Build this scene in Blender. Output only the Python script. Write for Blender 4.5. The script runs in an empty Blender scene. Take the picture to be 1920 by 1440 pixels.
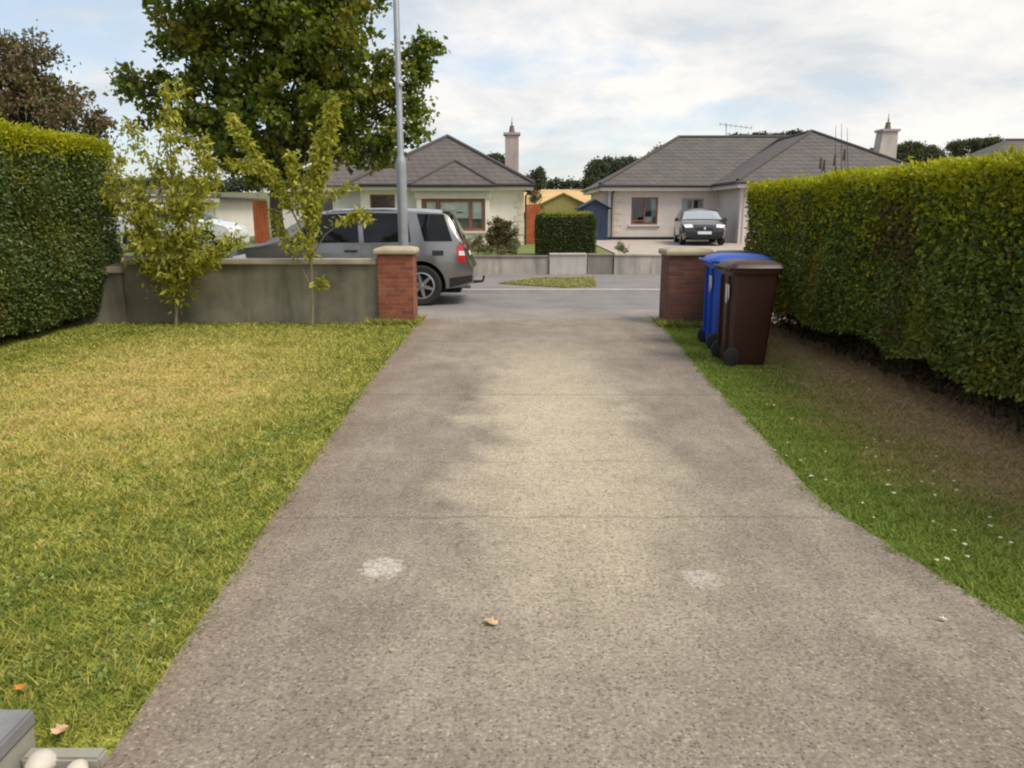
import bpy, bmesh, math, random
import numpy as np
from mathutils import Vector, Matrix
R = math.radians
scene = bpy.context.scene
C = scene.collection
rng = np.random.default_rng(7)
random.seed(7)

# ------------------------------------------------------------------ camera, world, sun, exposure
F_PX, CAM_H = 1420.0, 1.6
TH = math.atan(320 / F_PX)
cam_d = bpy.data.cameras.new('camera')
cam = bpy.data.objects.new('camera', cam_d); C.objects.link(cam)
cam.location = (0, 0, CAM_H)
cam.rotation_euler = (R(90) - TH, 0, 0)
cam_d.sensor_fit = 'HORIZONTAL'; cam_d.sensor_width = 36.0
cam_d.lens = 36.0 * F_PX / 1920
cam_d.clip_start = 0.05; cam_d.clip_end = 5000
scene.camera = cam
scene.render.resolution_x = 1024; scene.render.resolution_y = 768

SUN_EL, SUN_AZ = R(54), R(126)          # azimuth from +Y towards +X
world = bpy.data.worlds.new('World'); scene.world = world; world.use_nodes = True
wn = world.node_tree.nodes; wl = world.node_tree.links; wn.clear()
w_out = wn.new('ShaderNodeOutputWorld'); w_bg = wn.new('ShaderNodeBackground')
w_bg.inputs['Strength'].default_value = 0.125
w_sky = wn.new('ShaderNodeTexSky'); w_sky.sky_type = 'NISHITA'; w_sky.sun_disc = False
w_sky.sun_elevation = SUN_EL; w_sky.sun_rotation = SUN_AZ
w_sky.air_density = 1.0; w_sky.dust_density = 1.5; w_sky.ozone_density = 1.0
w_tc = wn.new('ShaderNodeTexCoord')
def wmath(op, a, b=None, clamp=False):
    n = wn.new('ShaderNodeMath'); n.operation = op; n.use_clamp = clamp
    for i, v in enumerate((a, b)):
        if v is None: continue
        if isinstance(v, (int, float)): n.inputs[i].default_value = v
        else: wl.new(v, n.inputs[i])
    return n.outputs[0]
w_sep = wn.new('ShaderNodeSeparateXYZ'); wl.new(w_tc.outputs['Generated'], w_sep.inputs[0])
zc = wmath('ADD', wmath('MAXIMUM', w_sep.outputs[2], 0.0), 0.27)
px_ = wmath('DIVIDE', w_sep.outputs[0], zc); py_ = wmath('DIVIDE', w_sep.outputs[1], zc)
w_cmb = wn.new('ShaderNodeCombineXYZ'); wl.new(px_, w_cmb.inputs[0]); wl.new(py_, w_cmb.inputs[1])
w_cmb.inputs[2].default_value = 3.7
def wnoise(scale, detail, rough, off):
    mp = wn.new('ShaderNodeMapping'); mp.inputs['Location'].default_value = off
    wl.new(w_cmb.outputs[0], mp.inputs[0])
    n = wn.new('ShaderNodeTexNoise'); n.inputs['Scale'].default_value = scale
    n.inputs['Detail'].default_value = detail; n.inputs['Roughness'].default_value = rough
    n.inputs['Distortion'].default_value = 0.25
    wl.new(mp.outputs[0], n.inputs['Vector']); return n.outputs['Fac']
n1 = wnoise(1.9, 10, 0.58, (1.3, 0.4, 0))
n2 = wnoise(1.7, 8, 0.58, (4.2, 7.1, 2))
bias = wmath('MULTIPLY', w_sep.outputs[0], 0.20)      # thicker cloud to the right
cov = wmath('ADD', n1, bias)
w_r1 = wn.new('ShaderNodeValToRGB'); w_r1.color_ramp.elements[0].position = 0.41; w_r1.color_ramp.elements[1].position = 0.56
w_r1.color_ramp.elements[0].color = (0.45, 0.45, 0.45, 1); w_r1.color_ramp.elements[1].color = (1, 1, 1, 1)
wl.new(cov, w_r1.inputs[0])
w_r2 = wn.new('ShaderNodeValToRGB')
w_r2.color_ramp.elements[0].position = 0.40; w_r2.color_ramp.elements[1].position = 0.60
w_r2.color_ramp.elements[0].color = (3.8, 4.02, 4.22, 1); w_r2.color_ramp.elements[1].color = (5.6, 5.38, 5.12, 1)
wl.new(wmath('ADD', n2, wmath('MULTIPLY', w_sep.outputs[0], 0.10)), w_r2.inputs[0])
w_mix = wn.new('ShaderNodeMix'); w_mix.data_type = 'RGBA'
wl.new(w_r1.outputs[0], w_mix.inputs[0]); wl.new(w_sky.outputs[0], w_mix.inputs[6]); wl.new(w_r2.outputs[0], w_mix.inputs[7])
wl.new(w_mix.outputs[2], w_bg.inputs['Color']); wl.new(w_bg.outputs[0], w_out.inputs[0])

sun_d = bpy.data.lights.new('sun', 'SUN'); sun_d.energy = 2.0; sun_d.angle = R(24); sun_d.color = (1.0, 0.93, 0.82)
sun = bpy.data.objects.new('sun', sun_d); C.objects.link(sun)
S = Vector((math.sin(SUN_AZ) * math.cos(SUN_EL), math.cos(SUN_AZ) * math.cos(SUN_EL), math.sin(SUN_EL)))
sun.rotation_euler = S.to_track_quat('Z', 'Y').to_euler(); sun.location = S * 60
scene.view_settings.view_transform = 'Standard'; scene.view_settings.look = 'None'
scene.cycles.filter_width = 2.1
scene.view_settings.gamma = 1; scene.view_settings.exposure = 0.58

# ------------------------------------------------------------------ helpers
def at(px, py, D):
    """point at forward distance D seen at photo pixel (px,py)"""
    xc = (px - 960) / F_PX; yc = (720 - py) / F_PX
    dy = math.cos(TH) + yc * math.sin(TH); dz = -math.sin(TH) + yc * math.cos(TH)
    return Vector((xc / dy * D, D, CAM_H + dz / dy * D))

def thing(name, label, cat, loc=(0, 0, 0), rz=0, group=None):
    o = bpy.data.objects.new(name, None); C.objects.link(o)
    o.location = loc; o.rotation_euler = (0, 0, rz); o.empty_display_size = 0.2
    o['label'] = label; o['category'] = cat
    if group: o['group'] = group
    return o
def tag(o, label, cat, group=None):
    o['label'] = label; o['category'] = cat
    if group: o['group'] = group
    return o
def kids(o): return [c for c in C.objects if c.parent == o]
def copy_tree(o, parent=None):
    c = o.copy(); C.objects.link(c)
    if parent: c.parent = parent
    for ch in kids(o): copy_tree(ch, c)
    return c

class MB:
    def __init__(s): s.bm = bmesh.new()
    def quad(s, *pts): s.bm.faces.new([s.bm.verts.new(p) for p in pts]); return s
    def box(s, x0, x1, y0, y1, z0, z1, bev=0):
        r = bmesh.ops.create_cube(s.bm, size=1)
        for v in r['verts']:
            v.co = Vector(((x0 + x1) / 2 + v.co.x * (x1 - x0), (y0 + y1) / 2 + v.co.y * (y1 - y0), (z0 + z1) / 2 + v.co.z * (z1 - z0)))
        if bev:
            es = list({e for v in r['verts'] for e in v.link_edges})
            bmesh.ops.bevel(s.bm, geom=es, offset=bev, segments=2, affect='EDGES', clamp_overlap=True)
        return s
    def prism(s, poly, z0, z1):
        b = [s.bm.verts.new((p[0], p[1], z0)) for p in poly]; t = [s.bm.verts.new((p[0], p[1], z1)) for p in poly]
        n = len(poly); s.bm.faces.new(b[::-1]); s.bm.faces.new(t)
        for i in range(n): s.bm.faces.new((b[i], b[(i + 1) % n], t[(i + 1) % n], t[i]))
        return s
    def poly_solid(s, pts, d):
        """planar polygon extruded by vector d"""
        d = Vector(d); b = [s.bm.verts.new(p) for p in pts]; t = [s.bm.verts.new(Vector(p) + d) for p in pts]
        n = len(pts); s.bm.faces.new(b[::-1]); s.bm.faces.new(t)
        for i in range(n): s.bm.faces.new((b[i], b[(i + 1) % n], t[(i + 1) % n], t[i]))
        return s
    def tube(s, pts, r, n=8, cap=True):
        pts = [Vector(p) for p in pts]; rs = r if isinstance(r, (list, tuple)) else [r] * len(pts)
        rings = []; up = Vector((0.13, 0.31, 0.94))
        for i, p in enumerate(pts):
            d = (pts[min(i + 1, len(pts) - 1)] - pts[max(i - 1, 0)]).normalized()
            a = d.cross(up)
            if a.length < 0.05: a = d.cross(Vector((1, 0, 0)))
            a.normalize(); b = d.cross(a)
            rings.append([s.bm.verts.new(p + (a * math.cos(t) + b * math.sin(t)) * rs[i]) for t in [2 * math.pi * k / n for k in range(n)]])
        for A, B in zip(rings, rings[1:]):
            for k in range(n): s.bm.faces.new((A[k], A[(k + 1) % n], B[(k + 1) % n], B[k]))
        if cap: s.bm.faces.new(rings[0][::-1]); s.bm.faces.new(rings[-1])
        return s
    def lathe(s, prof, axis='z', origin=(0, 0, 0), n=24, cap=True):
        o = Vector(origin); rings = []
        for r, h in prof:
            ring = []
            for k in range(n):
                t = 2 * math.pi * k / n; a, b = r * math.cos(t), r * math.sin(t)
                ring.append(s.bm.verts.new(o + Vector({'z': (a, b, h), 'y': (a, h, b), 'x': (h, a, b)}[axis])))
            rings.append(ring)
        for A, B in zip(rings, rings[1:]):
            for k in range(n): s.bm.faces.new((A[k], A[(k + 1) % n], B[(k + 1) % n], B[k]))
        for q in (rings[0], rings[-1]) if cap else (): s.bm.faces.new(q)
        return s
    def loft(s, rings, cap=True):
        rs = [[s.bm.verts.new(p) for p in r] for r in rings]; n = len(rs[0])
        for A, B in zip(rs, rs[1:]):
            for k in range(n): s.bm.faces.new((A[k], A[(k + 1) % n], B[(k + 1) % n], B[k]))
        if cap: s.bm.faces.new(rs[0][::-1]); s.bm.faces.new(rs[-1])
        return s
    def grid(s, P):
        V = [[s.bm.verts.new(p) for p in row] for row in P]
        for a, b in zip(V, V[1:]):
            for k in range(len(a) - 1): s.bm.faces.new((a[k], a[k + 1], b[k + 1], b[k]))
        return s
    def build(s, name, mat, parent=None, smooth=False, org=None, solid=0, bev=0):
        bmesh.ops.recalc_face_normals(s.bm, faces=s.bm.faces)
        if org is not None: bmesh.ops.translate(s.bm, verts=s.bm.verts, vec=-Vector(org))
        me = bpy.data.meshes.new(name); s.bm.to_mesh(me); s.bm.free()
        me.materials.append(mat)
        if smooth:
            for p in me.polygons: p.use_smooth = True
            if smooth != 'full': me.set_sharp_from_angle(angle=R(40))
        o = bpy.data.objects.new(name, me); C.objects.link(o)
        if parent: o.parent = parent
        if solid:
            m = o.modifiers.new('solid', 'SOLIDIFY'); m.thickness = solid; m.offset = -1
        if bev:
            m = o.modifiers.new('bev', 'BEVEL'); m.width = bev; m.segments = 2; m.limit_method = 'ANGLE'; m.angle_limit = R(35)
        return o

def np_mesh(name, V, Fc, mat, parent=None, org=None):
    V = np.asarray(V, dtype=np.float32); Fc = np.asarray(Fc, dtype=np.int32)
    if org is not None: V = V - np.array(org, dtype=np.float32)
    me = bpy.data.meshes.new(name); k = Fc.shape[1]
    me.vertices.add(len(V)); me.vertices.foreach_set('co', V.ravel())
    me.loops.add(Fc.size); me.loops.foreach_set('vertex_index', Fc.ravel())
    me.polygons.add(len(Fc)); me.polygons.foreach_set('loop_start', np.arange(0, Fc.size, k, dtype=np.int32))
    me.update(calc_edges=True); me.materials.append(mat)
    o = bpy.data.objects.new(name, me); C.objects.link(o)
    if parent: o.parent = parent
    return o
def unit(a): return a / np.maximum(np.linalg.norm(a, axis=1, keepdims=True), 1e-6)
def leaves(P, size, aspect=0.55, dirbias=(0, 0, 0), nbias=(0, 0, 0.3), jit=0.35):
    """folded kite-shaped leaves at points P"""
    n = len(P); P = np.asarray(P)
    d = unit(rng.normal(size=(n, 3)) + np.array(dirbias))
    nn = rng.normal(size=(n, 3)) + np.array(nbias)
    nn = unit(nn - (nn * d).sum(1, keepdims=True) * d)
    sd = np.cross(d, nn)
    s = (np.asarray(size) * (1 - jit + 2 * jit * rng.random(n)))[:, None] if np.ndim(size) == 0 else (size * (1 - jit + 2 * jit * rng.random(n)))[:, None]
    V = np.stack([P, P + d * s * .45 + sd * s * aspect * .5 + nn * s * .12, P + d * s, P + d * s * .45 - sd * s * aspect * .5 + nn * s * .12], 1).reshape(-1, 3)
    i = np.arange(n)[:, None] * 4
    Fc = np.concatenate([i + np.array([[0, 1, 2]]), i + np.array([[0, 2, 3]])], 1).reshape(-1, 3)
    return V, Fc
def merge(parts):
    Vs, Fs, k = [], [], 0
    for V, Fc in parts: Vs.append(V); Fs.append(Fc + k); k += len(V)
    return np.concatenate(Vs), np.concatenate(Fs)
def wob(x, y, z, s=1.0):
    return (np.sin(x * 2.1 * s + 1.3 + np.sin(y * 1.7 * s)) + np.sin(y * 2.7 * s + .4 + 1.3 * np.sin(z * 2.3 * s)) + np.sin(z * 3.1 * s + 2.0 + np.sin(x * 3.3 * s))) / 3

# ------------------------------------------------------------------ materials
def new_mat(name):
    m = bpy.data.materials.new(name); m.use_nodes = True
    return m, m.node_tree.nodes, m.node_tree.links, m.node_tree.nodes['Principled BSDF']
def col(c): return (c[0], c[1], c[2], 1)
def tex_coord(N, L, kind='Object', scale=(1, 1, 1)):
    if kind == 'World': s = N.new('ShaderNodeNewGeometry').outputs['Position']
    else: s = N.new('ShaderNodeTexCoord').outputs[kind]
    mp = N.new('ShaderNodeMapping'); mp.inputs['Scale'].default_value = scale
    L.new(s, mp.inputs[0]); return mp.outputs[0]
def noise(N, L, vec, scale, detail=4, rough=.55):
    n = N.new('ShaderNodeTexNoise'); n.inputs['Scale'].default_value = scale
    n.inputs['Detail'].default_value = detail; n.inputs['Roughness'].default_value = rough
    L.new(vec, n.inputs['Vector']); return n.outputs['Fac']
def ramp(N, L, fac, stops):
    r = N.new('ShaderNodeValToRGB'); e = r.color_ramp.elements
    while len(e) < len(stops): e.new(0.5)
    for el, (p, c) in zip(e, stops): el.position = p; el.color = col(c) if len(c) == 3 else c
    if fac is not None: L.new(fac, r.inputs[0])
    return r.outputs[0]
def mixc(N, L, f, a, b, mode='MIX'):
    m = N.new('ShaderNodeMix'); m.data_type = 'RGBA'; m.blend_type = mode
    for i, v in ((0, f), (6, a), (7, b)):
        if isinstance(v, (int, float)): m.inputs[i].default_value = v
        elif isinstance(v, tuple): m.inputs[i].default_value = col(v)
        else: L.new(v, m.inputs[i])
    return m.outputs[2]
def mth(N, L, op, a, b=0.0, clamp=False):
    m = N.new('ShaderNodeMath'); m.operation = op; m.use_clamp = clamp
    for i, v in ((0, a), (1, b)):
        if isinstance(v, (int, float)): m.inputs[i].default_value = v
        else: L.new(v, m.inputs[i])
    return m.outputs[0]
def bump(N, L, b, h, strength=.3, dist=.02):
    n = N.new('ShaderNodeBump'); n.inputs['Strength'].default_value = strength; n.inputs['Distance'].default_value = dist
    L.new(h, n.inputs['Height']); L.new(n.outputs[0], b.inputs['Normal'])

def plain(name, c, rough=.6, metal=0, var=.12, scale=6, bmp=0, coat=0, spec=.5):
    m, N, L, b = new_mat(name)
    v = tex_coord(N, L); f = noise(N, L, v, scale, 5)
    lo = tuple(x * (1 - var) for x in c); hi = tuple(min(1, x * (1 + var)) for x in c)
    L.new(ramp(N, L, f, [(.3, lo), (.7, hi)]), b.inputs['Base Color'])
    b.inputs['Roughness'].default_value = rough; b.inputs['Metallic'].default_value = metal
    b.inputs['Coat Weight'].default_value = coat; b.inputs['Coat Roughness'].default_value = .05
    b.inputs['Specular IOR Level'].default_value = spec
    if bmp: bump(N, L, b, noise(N, L, v, scale * 12, 4), bmp, .005)
    return m
def leaf_mat(name, stops, trans=.35, rough=.45, patch=None, pscale=1.5, spec=.4):
    """stops over a per-leaf random; patch = colour mixed in by a world noise"""
    m, N, L, b = new_mat(name)
    g = N.new('ShaderNodeNewGeometry')
    c = ramp(N, L, g.outputs['Random Per Island'], stops)
    if patch:
        f = noise(N, L, tex_coord(N, L, 'World'), pscale, 3)
        c = mixc(N, L, ramp(N, L, f, [(.48, (0, 0, 0)), (.66, (1, 1, 1))]), c, patch)
    L.new(c, b.inputs['Base Color']); b.inputs['Roughness'].default_value = rough
    b.inputs['Specular IOR Level'].default_value = spec
    t = N.new('ShaderNodeBsdfTranslucent'); L.new(mixc(N, L, 1.0, c, (1.25, 1.3, .5), 'MULTIPLY'), t.inputs['Color'])
    mx = N.new('ShaderNodeMixShader'); mx.inputs[0].default_value = trans
    L.new(b.outputs[0], mx.inputs[1]); L.new(t.outputs[0], mx.inputs[2])
    L.new(mx.outputs[0], N['Material Output'].inputs[0]); return m
def glass_mat(name, tint=(.75, .8, .78), refl=.08):
    m, N, L, b = new_mat(name)
    tr = N.new('ShaderNodeBsdfTransparent'); tr.inputs[0].default_value = col(tint)
    gl = N.new('ShaderNodeBsdfGlossy'); gl.inputs['Roughness'].default_value = .02
    lw = N.new('ShaderNodeLayerWeight'); lw.inputs[0].default_value = .25
    f = mth(N, L, 'ADD', mth(N, L, 'MULTIPLY', lw.outputs['Fresnel'], .8), refl, True)
    mx = N.new('ShaderNodeMixShader'); L.new(f, mx.inputs[0]); L.new(tr.outputs[0], mx.inputs[1]); L.new(gl.outputs[0], mx.inputs[2])
    L.new(mx.outputs[0], N['Material Output'].inputs[0]); return m
def wall_mat(name, c, var=.1, streak=.25, sc=(.5, .5, .5)):
    m, N, L, b = new_mat(name)
    v = tex_coord(N, L, 'World'); f = noise(N, L, v, 1.4, 6, .6)
    vs = tex_coord(N, L, 'World', (5, 5, .7)); s = noise(N, L, vs, 1.0, 5, .6)
    base = ramp(N, L, f, [(.3, tuple(x * (1 - var) for x in c)), (.7, tuple(min(1, x * (1 + var)) for x in c))])
    L.new(mixc(N, L, ramp(N, L, s, [(.45, (0, 0, 0)), (.8, (streak,) * 3)]), base, tuple(x * .35 for x in c)), b.inputs['Base Color'])
    b.inputs['Roughness'].default_value = .9
    bump(N, L, b, noise(N, L, v, 45, 4), .35, .008); return m
def brick_mat(name, c1, c2, mort, bw=.215, bh=.065, offset=.5, rough=.85, vary=.5):
    m, N, L, b = new_mat(name)
    g = N.new('ShaderNodeNewGeometry'); sp = N.new('ShaderNodeSeparateXYZ'); L.new(g.outputs['Position'], sp.inputs[0])
    cb = N.new('ShaderNodeCombineXYZ'); L.new(mth(N, L, 'ADD', sp.outputs[0], sp.outputs[1]), cb.inputs[0]); L.new(sp.outputs[2], cb.inputs[1])
    t = N.new('ShaderNodeTexBrick'); L.new(cb.outputs[0], t.inputs['Vector']); t.offset = offset
    t.inputs['Scale'].default_value = 1; t.inputs['Brick Width'].default_value = bw; t.inputs['Row Height'].default_value = bh
    t.inputs['Mortar Size'].default_value = .007; t.inputs['Mortar Smooth'].default_value = .3
    t.inputs['Color1'].default_value = col(c1); t.inputs['Color2'].default_value = col(c2); t.inputs['Mortar'].default_value = col(mort)
    f = noise(N, L, g.outputs['Position'], 9, 5); d = noise(N, L, g.outputs['Position'], 60, 3)
    c = mixc(N, L, ramp(N, L, f, [(.35, (0, 0, 0)), (.75, (vary,) * 3)]), t.outputs['Color'], tuple(x * .45 for x in c1))
    c = mixc(N, L, .35, c, ramp(N, L, d, [(.3, (.3, .3, .3)), (.7, (1, 1, 1))]), 'MULTIPLY')
    L.new(c, b.inputs['Base Color']); b.inputs['Roughness'].default_value = rough
    inv = mth(N, L, 'SUBTRACT', 1.0, t.outputs['Fac'])
    bump(N, L, b, mth(N, L, 'ADD', inv, mth(N, L, 'MULTIPLY', d, .3)), .6, .008); return m
def roof_mat(name, c):
    m, N, L, b = new_mat(name)
    g = N.new('ShaderNodeNewGeometry'); sp = N.new('ShaderNodeSeparateXYZ'); L.new(g.outputs['Position'], sp.inputs[0])
    cb = N.new('ShaderNodeCombineXYZ'); L.new(mth(N, L, 'ADD', sp.outputs[0], sp.outputs[1]), cb.inputs[0]); L.new(sp.outputs[2], cb.inputs[1])
    t = N.new('ShaderNodeTexBrick'); L.new(cb.outputs[0], t.inputs['Vector']); t.offset = .5
    t.inputs['Scale'].default_value = 1; t.inputs['Brick Width'].default_value = .33; t.inputs['Row Height'].default_value = .165
    t.inputs['Mortar Size'].default_value = .018; t.inputs['Mortar Smooth'].default_value = .6
    t.inputs['Color1'].default_value = col(c); t.inputs['Color2'].default_value = col(tuple(x * .82 for x in c)); t.inputs['Mortar'].default_value = col(tuple(x * .45 for x in c))
    f = noise(N, L, g.outputs['Position'], 1.3, 6)
    cc = mixc(N, L, ramp(N, L, f, [(.4, (0, 0, 0)), (.75, (.45,) * 3)]), t.outputs['Color'], (c[0] * 1.35, c[1] * 1.3, c[2] * 1.15))
    L.new(cc, b.inputs['Base Color']); b.inputs['Roughness'].default_value = .8
    bump(N, L, b, mth(N, L, 'SUBTRACT', 1.0, t.outputs['Fac']), .6, .03); return m
def bark_mat(name, c):
    m, N, L, b = new_mat(name)
    v = tex_coord(N, L, 'Object', (14, 14, 3)); f = noise(N, L, v, 1.5, 6, .65)
    L.new(ramp(N, L, f, [(.3, tuple(x * .5 for x in c)), (.7, c)]), b.inputs['Base Color']); b.inputs['Roughness'].default_value = .9
    bump(N, L, b, f, .7, .02); return m
def paint_mat(name, c, metal=.6, rough=.28):
    m, N, L, b = new_mat(name)
    v = tex_coord(N, L); f = noise(N, L, v, 3, 5)
    L.new(ramp(N, L, f, [(.3, tuple(x * .9 for x in c)), (.7, c)]), b.inputs['Base Color'])
    b.inputs['Metallic'].default_value = metal; b.inputs['Roughness'].default_value = rough
    b.inputs['Coat Weight'].default_value = .7; b.inputs['Coat Roughness'].default_value = .06; return m

# lawn colour shared by the turf sheet and its blades
def lawn_nodes(N, L, jitter):
    v = tex_coord(N, L, 'World')
    big = noise(N, L, v, .55, 3, .5); mid = noise(N, L, v, 2.6, 4, .6); fine = noise(N, L, v, 55, 3, .6)
    g = N.new('ShaderNodeNewGeometry'); sp = N.new('ShaderNodeSeparateXYZ'); L.new(g.outputs['Position'], sp.inputs[0])
    # parched zone in the open middle of the left lawn, lush strip along its edges
    ax = mth(N, L, 'DIVIDE', mth(N, L, 'SUBTRACT', sp.outputs[0], -3.6), 2.3); ay = mth(N, L, 'DIVIDE', mth(N, L, 'SUBTRACT', sp.outputs[1], 7.3), 3.9)
    rr = mth(N, L, 'ADD', mth(N, L, 'MULTIPLY', ax, ax), mth(N, L, 'MULTIPLY', ay, ay))
    zone = mth(N, L, 'SUBTRACT', 1.0, rr, True)
    fac = mth(N, L, 'ADD', mth(N, L, 'ADD', mth(N, L, 'MULTIPLY', big, .35), mth(N, L, 'MULTIPLY', mid, .40)), mth(N, L, 'MULTIPLY', zone, .34))
    fac = mth(N, L, 'ADD', fac, mth(N, L, 'MULTIPLY', mth(N, L, 'SUBTRACT', jitter, .5), .6))
    fac = mth(N, L, 'ADD', fac, mth(N, L, 'MULTIPLY', mth(N, L, 'SUBTRACT', noise(N, L, v, 9, 4, .65), .5), .55))
    c = ramp(N, L, fac, [(.18, (.15, .21, .035)), (.40, (.35, .375, .065)), (.58, (.56, .53, .11)), (.78, (.74, .58, .26))])
    return mixc(N, L, .6, c, ramp(N, L, fine, [(.3, (.55, .55, .5)), (.7, (1.1, 1.1, 1.1))]), 'MULTIPLY')
def verge_nodes(N, L, jitter):
    v = tex_coord(N, L, 'World')
    mid = noise(N, L, v, 2.2, 4, .6); fine = noise(N, L, v, 60, 3, .6)
    g = N.new('ShaderNodeNewGeometry'); sp = N.new('ShaderNodeSeparateXYZ'); L.new(g.outputs['Position'], sp.inputs[0])
    # worn brown ground on the hedge side, green by the drive
    edge = mth(N, L, 'SUBTRACT', sp.outputs[0], mth(N, L, 'ADD', 2.0, mth(N, L, 'MULTIPLY', mth(N, L, 'SUBTRACT', sp.outputs[1], 4.0), .085)))
    fac = mth(N, L, 'ADD', mth(N, L, 'MULTIPLY', edge, .48), mth(N, L, 'ADD', mth(N, L, 'MULTIPLY', mth(N, L, 'SUBTRACT', mid, .5), .75), mth(N, L, 'MULTIPLY', mth(N, L, 'SUBTRACT', jitter, .5), .35)))
    ny = mth(N, L, 'MULTIPLY', mth(N, L, 'SUBTRACT', 4.6, sp.outputs[1], True), .20)
    fac = mth(N, L, 'SUBTRACT', fac, ny)
    c = ramp(N, L, fac, [(.0, (.26, .34, .06)), (.22, (.40, .39, .10)), (.38, (.58, .45, .21)), (.75, (.56, .38, .21))])
    return mixc(N, L, .6, c, ramp(N, L, fine, [(.3, (.5, .5, .45)), (.7, (1.1, 1.1, 1.1))]), 'MULTIPLY')
def turf_mat(name, fn, blades):
    m, N, L, b = new_mat(name)
    if blades: j = N.new('ShaderNodeNewGeometry').outputs['Random Per Island']
    else: j = noise(N, L, tex_coord(N, L, 'World'), 30, 3)
    c = fn(N, L, j); L.new(c, b.inputs['Base Color']); b.inputs['Roughness'].default_value = .7; b.inputs['Specular IOR Level'].default_value = .25
    if blades:
        t = N.new('ShaderNodeBsdfTranslucent'); L.new(c, t.inputs[0]); mx = N.new('ShaderNodeMixShader'); mx.inputs[0].default_value = .3
        L.new(b.outputs[0], mx.inputs[1]); L.new(t.outputs[0], mx.inputs[2]); L.new(mx.outputs[0], N['Material Output'].inputs[0])
    else: bump(N, L, b, noise(N, L, tex_coord(N, L, 'World'), 40, 4), .6, .03)
    return m
def drive_mat():
    m, N, L, b = new_mat('exposed aggregate concrete')
    v = tex_coord(N, L, 'World'); g = N.new('ShaderNodeNewGeometry'); sp = N.new('ShaderNodeSeparateXYZ'); L.new(g.outputs['Position'], sp.inputs[0])
    X, Y = sp.outputs[0], sp.outputs[1]
    big = noise(N, L, v, .8, 5, .6); mid = noise(N, L, v, 4.5, 6, .65); fine = noise(N, L, v, 62, 3, .65); fine2 = noise(N, L, v, 23, 4, .7)
    ang = tex_coord(N, L, 'World', (1.0, .35, 1)); streak = noise(N, L, ang, 3, 5, .6)
    # pale band down the middle of the drive
    wx = mth(N, L, 'DIVIDE', mth(N, L, 'SUBTRACT', X, .33), .78)
    wx = mth(N, L, 'ADD', wx, mth(N, L, 'MULTIPLY', mth(N, L, 'SUBTRACT', noise(N, L, v, 1.6, 5, .65), .5), 1.5))
    band = mth(N, L, 'SUBTRACT', 1.0, mth(N, L, 'MULTIPLY', wx, wx), True)
    by = mth(N, L, 'DIVIDE', mth(N, L, 'SUBTRACT', Y, 5.9), 3.9); band = mth(N, L, 'MULTIPLY', band, mth(N, L, 'SUBTRACT', 1.0, mth(N, L, 'MULTIPLY', by, by), True))
    fac = mth(N, L, 'ADD', mth(N, L, 'MULTIPLY', big, .35), mth(N, L, 'ADD', mth(N, L, 'MULTIPLY', mid, .3), mth(N, L, 'MULTIPLY', streak, .35)))
    c = ramp(N, L, fac, [(.34, (.17, .138, .110)), (.50, (.27, .228, .185)), (.64, (.37, .32, .255))])
    c = mixc(N, L, mth(N, L, 'MULTIPLY', band, mth(N, L, 'ADD', .35, mth(N, L, 'MULTIPLY', mid, .9)), True), c, (.56, .49, .35))
    # brown algae and dust along the left edge and in the nearest part
    le = mth(N, L, 'SUBTRACT', 1.0, mth(N, L, 'MULTIPLY', mth(N, L, 'ADD', X, 1.45), 2.0), True)
    c = mixc(N, L, mth(N, L, 'MULTIPLY', le, .55), c, (.205, .135, .085))
    # two round scuffed pale marks
    for (cx, cy, r, a) in ((-.60, 3.23, .10, .8), (.85, 3.12, .09, .55)):
        dx = mth(N, L, 'DIVIDE', mth(N, L, 'SUBTRACT', X, cx), r); dy = mth(N, L, 'DIVIDE', mth(N, L, 'SUBTRACT', Y, cy), r)
        q = mth(N, L, 'ADD', mth(N, L, 'MULTIPLY', dx, dx), mth(N, L, 'MULTIPLY', dy, dy))
        q = mth(N, L, 'ADD', q, mth(N, L, 'MULTIPLY', mth(N, L, 'SUBTRACT', noise(N, L, v, 14, 6, .75), .5), 5.0))
        k = mth(N, L, 'MULTIPLY', mth(N, L, 'SUBTRACT', 1.35, q, True), a)
        c = mixc(N, L, k, c, (.55, .50, .44))
    # shrinkage joints
    for (cy, w, a) in ((6.66, .028, .5), (3.83, .016, .5), (4.77, .012, .4), (9.6, .03, .45)):
        yy = mth(N, L, 'ADD', Y, mth(N, L, 'MULTIPLY', mth(N, L, 'SUBTRACT', mid, .5), .12))
        d = mth(N, L, 'DIVIDE', mth(N, L, 'ABSOLUTE', mth(N, L, 'SUBTRACT', yy, cy)), w)
        k = mth(N, L, 'MULTIPLY', mth(N, L, 'SUBTRACT', 1.0, d, True), mth(N, L, 'MULTIPLY', a, mth(N, L, 'MULTIPLY', fine2, 1.9)))
        c = mixc(N, L, k, c, (.07, .06, .05))
    # pebbles of the exposed aggregate
    vo = N.new('ShaderNodeTexVoronoi'); vo.inputs['Scale'].default_value = 75; L.new(v, vo.inputs['Vector'])
    vs = N.new('ShaderNodeSeparateColor'); L.new(vo.outputs['Color'], vs.inputs[0])
    near = mth(N, L, 'MULTIPLY', mth(N, L, 'GREATER_THAN', vs.outputs[0], .70), mth(N, L, 'LESS_THAN', vo.outputs['Distance'], .42))
    c = mixc(N, L, mth(N, L, 'MULTIPLY', near, mth(N, L, 'MULTIPLY', mid, .75)), c, (.50, .44, .36))
    dk = mth(N, L, 'MULTIPLY', mth(N, L, 'LESS_THAN', vs.outputs[1], .22), mth(N, L, 'LESS_THAN', vo.outputs['Distance'], .45))
    c = mixc(N, L, mth(N, L, 'MULTIPLY', dk, .55), c, (.06, .048, .038))
    blot = noise(N, L, v, 9, 6, .7)
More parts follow.
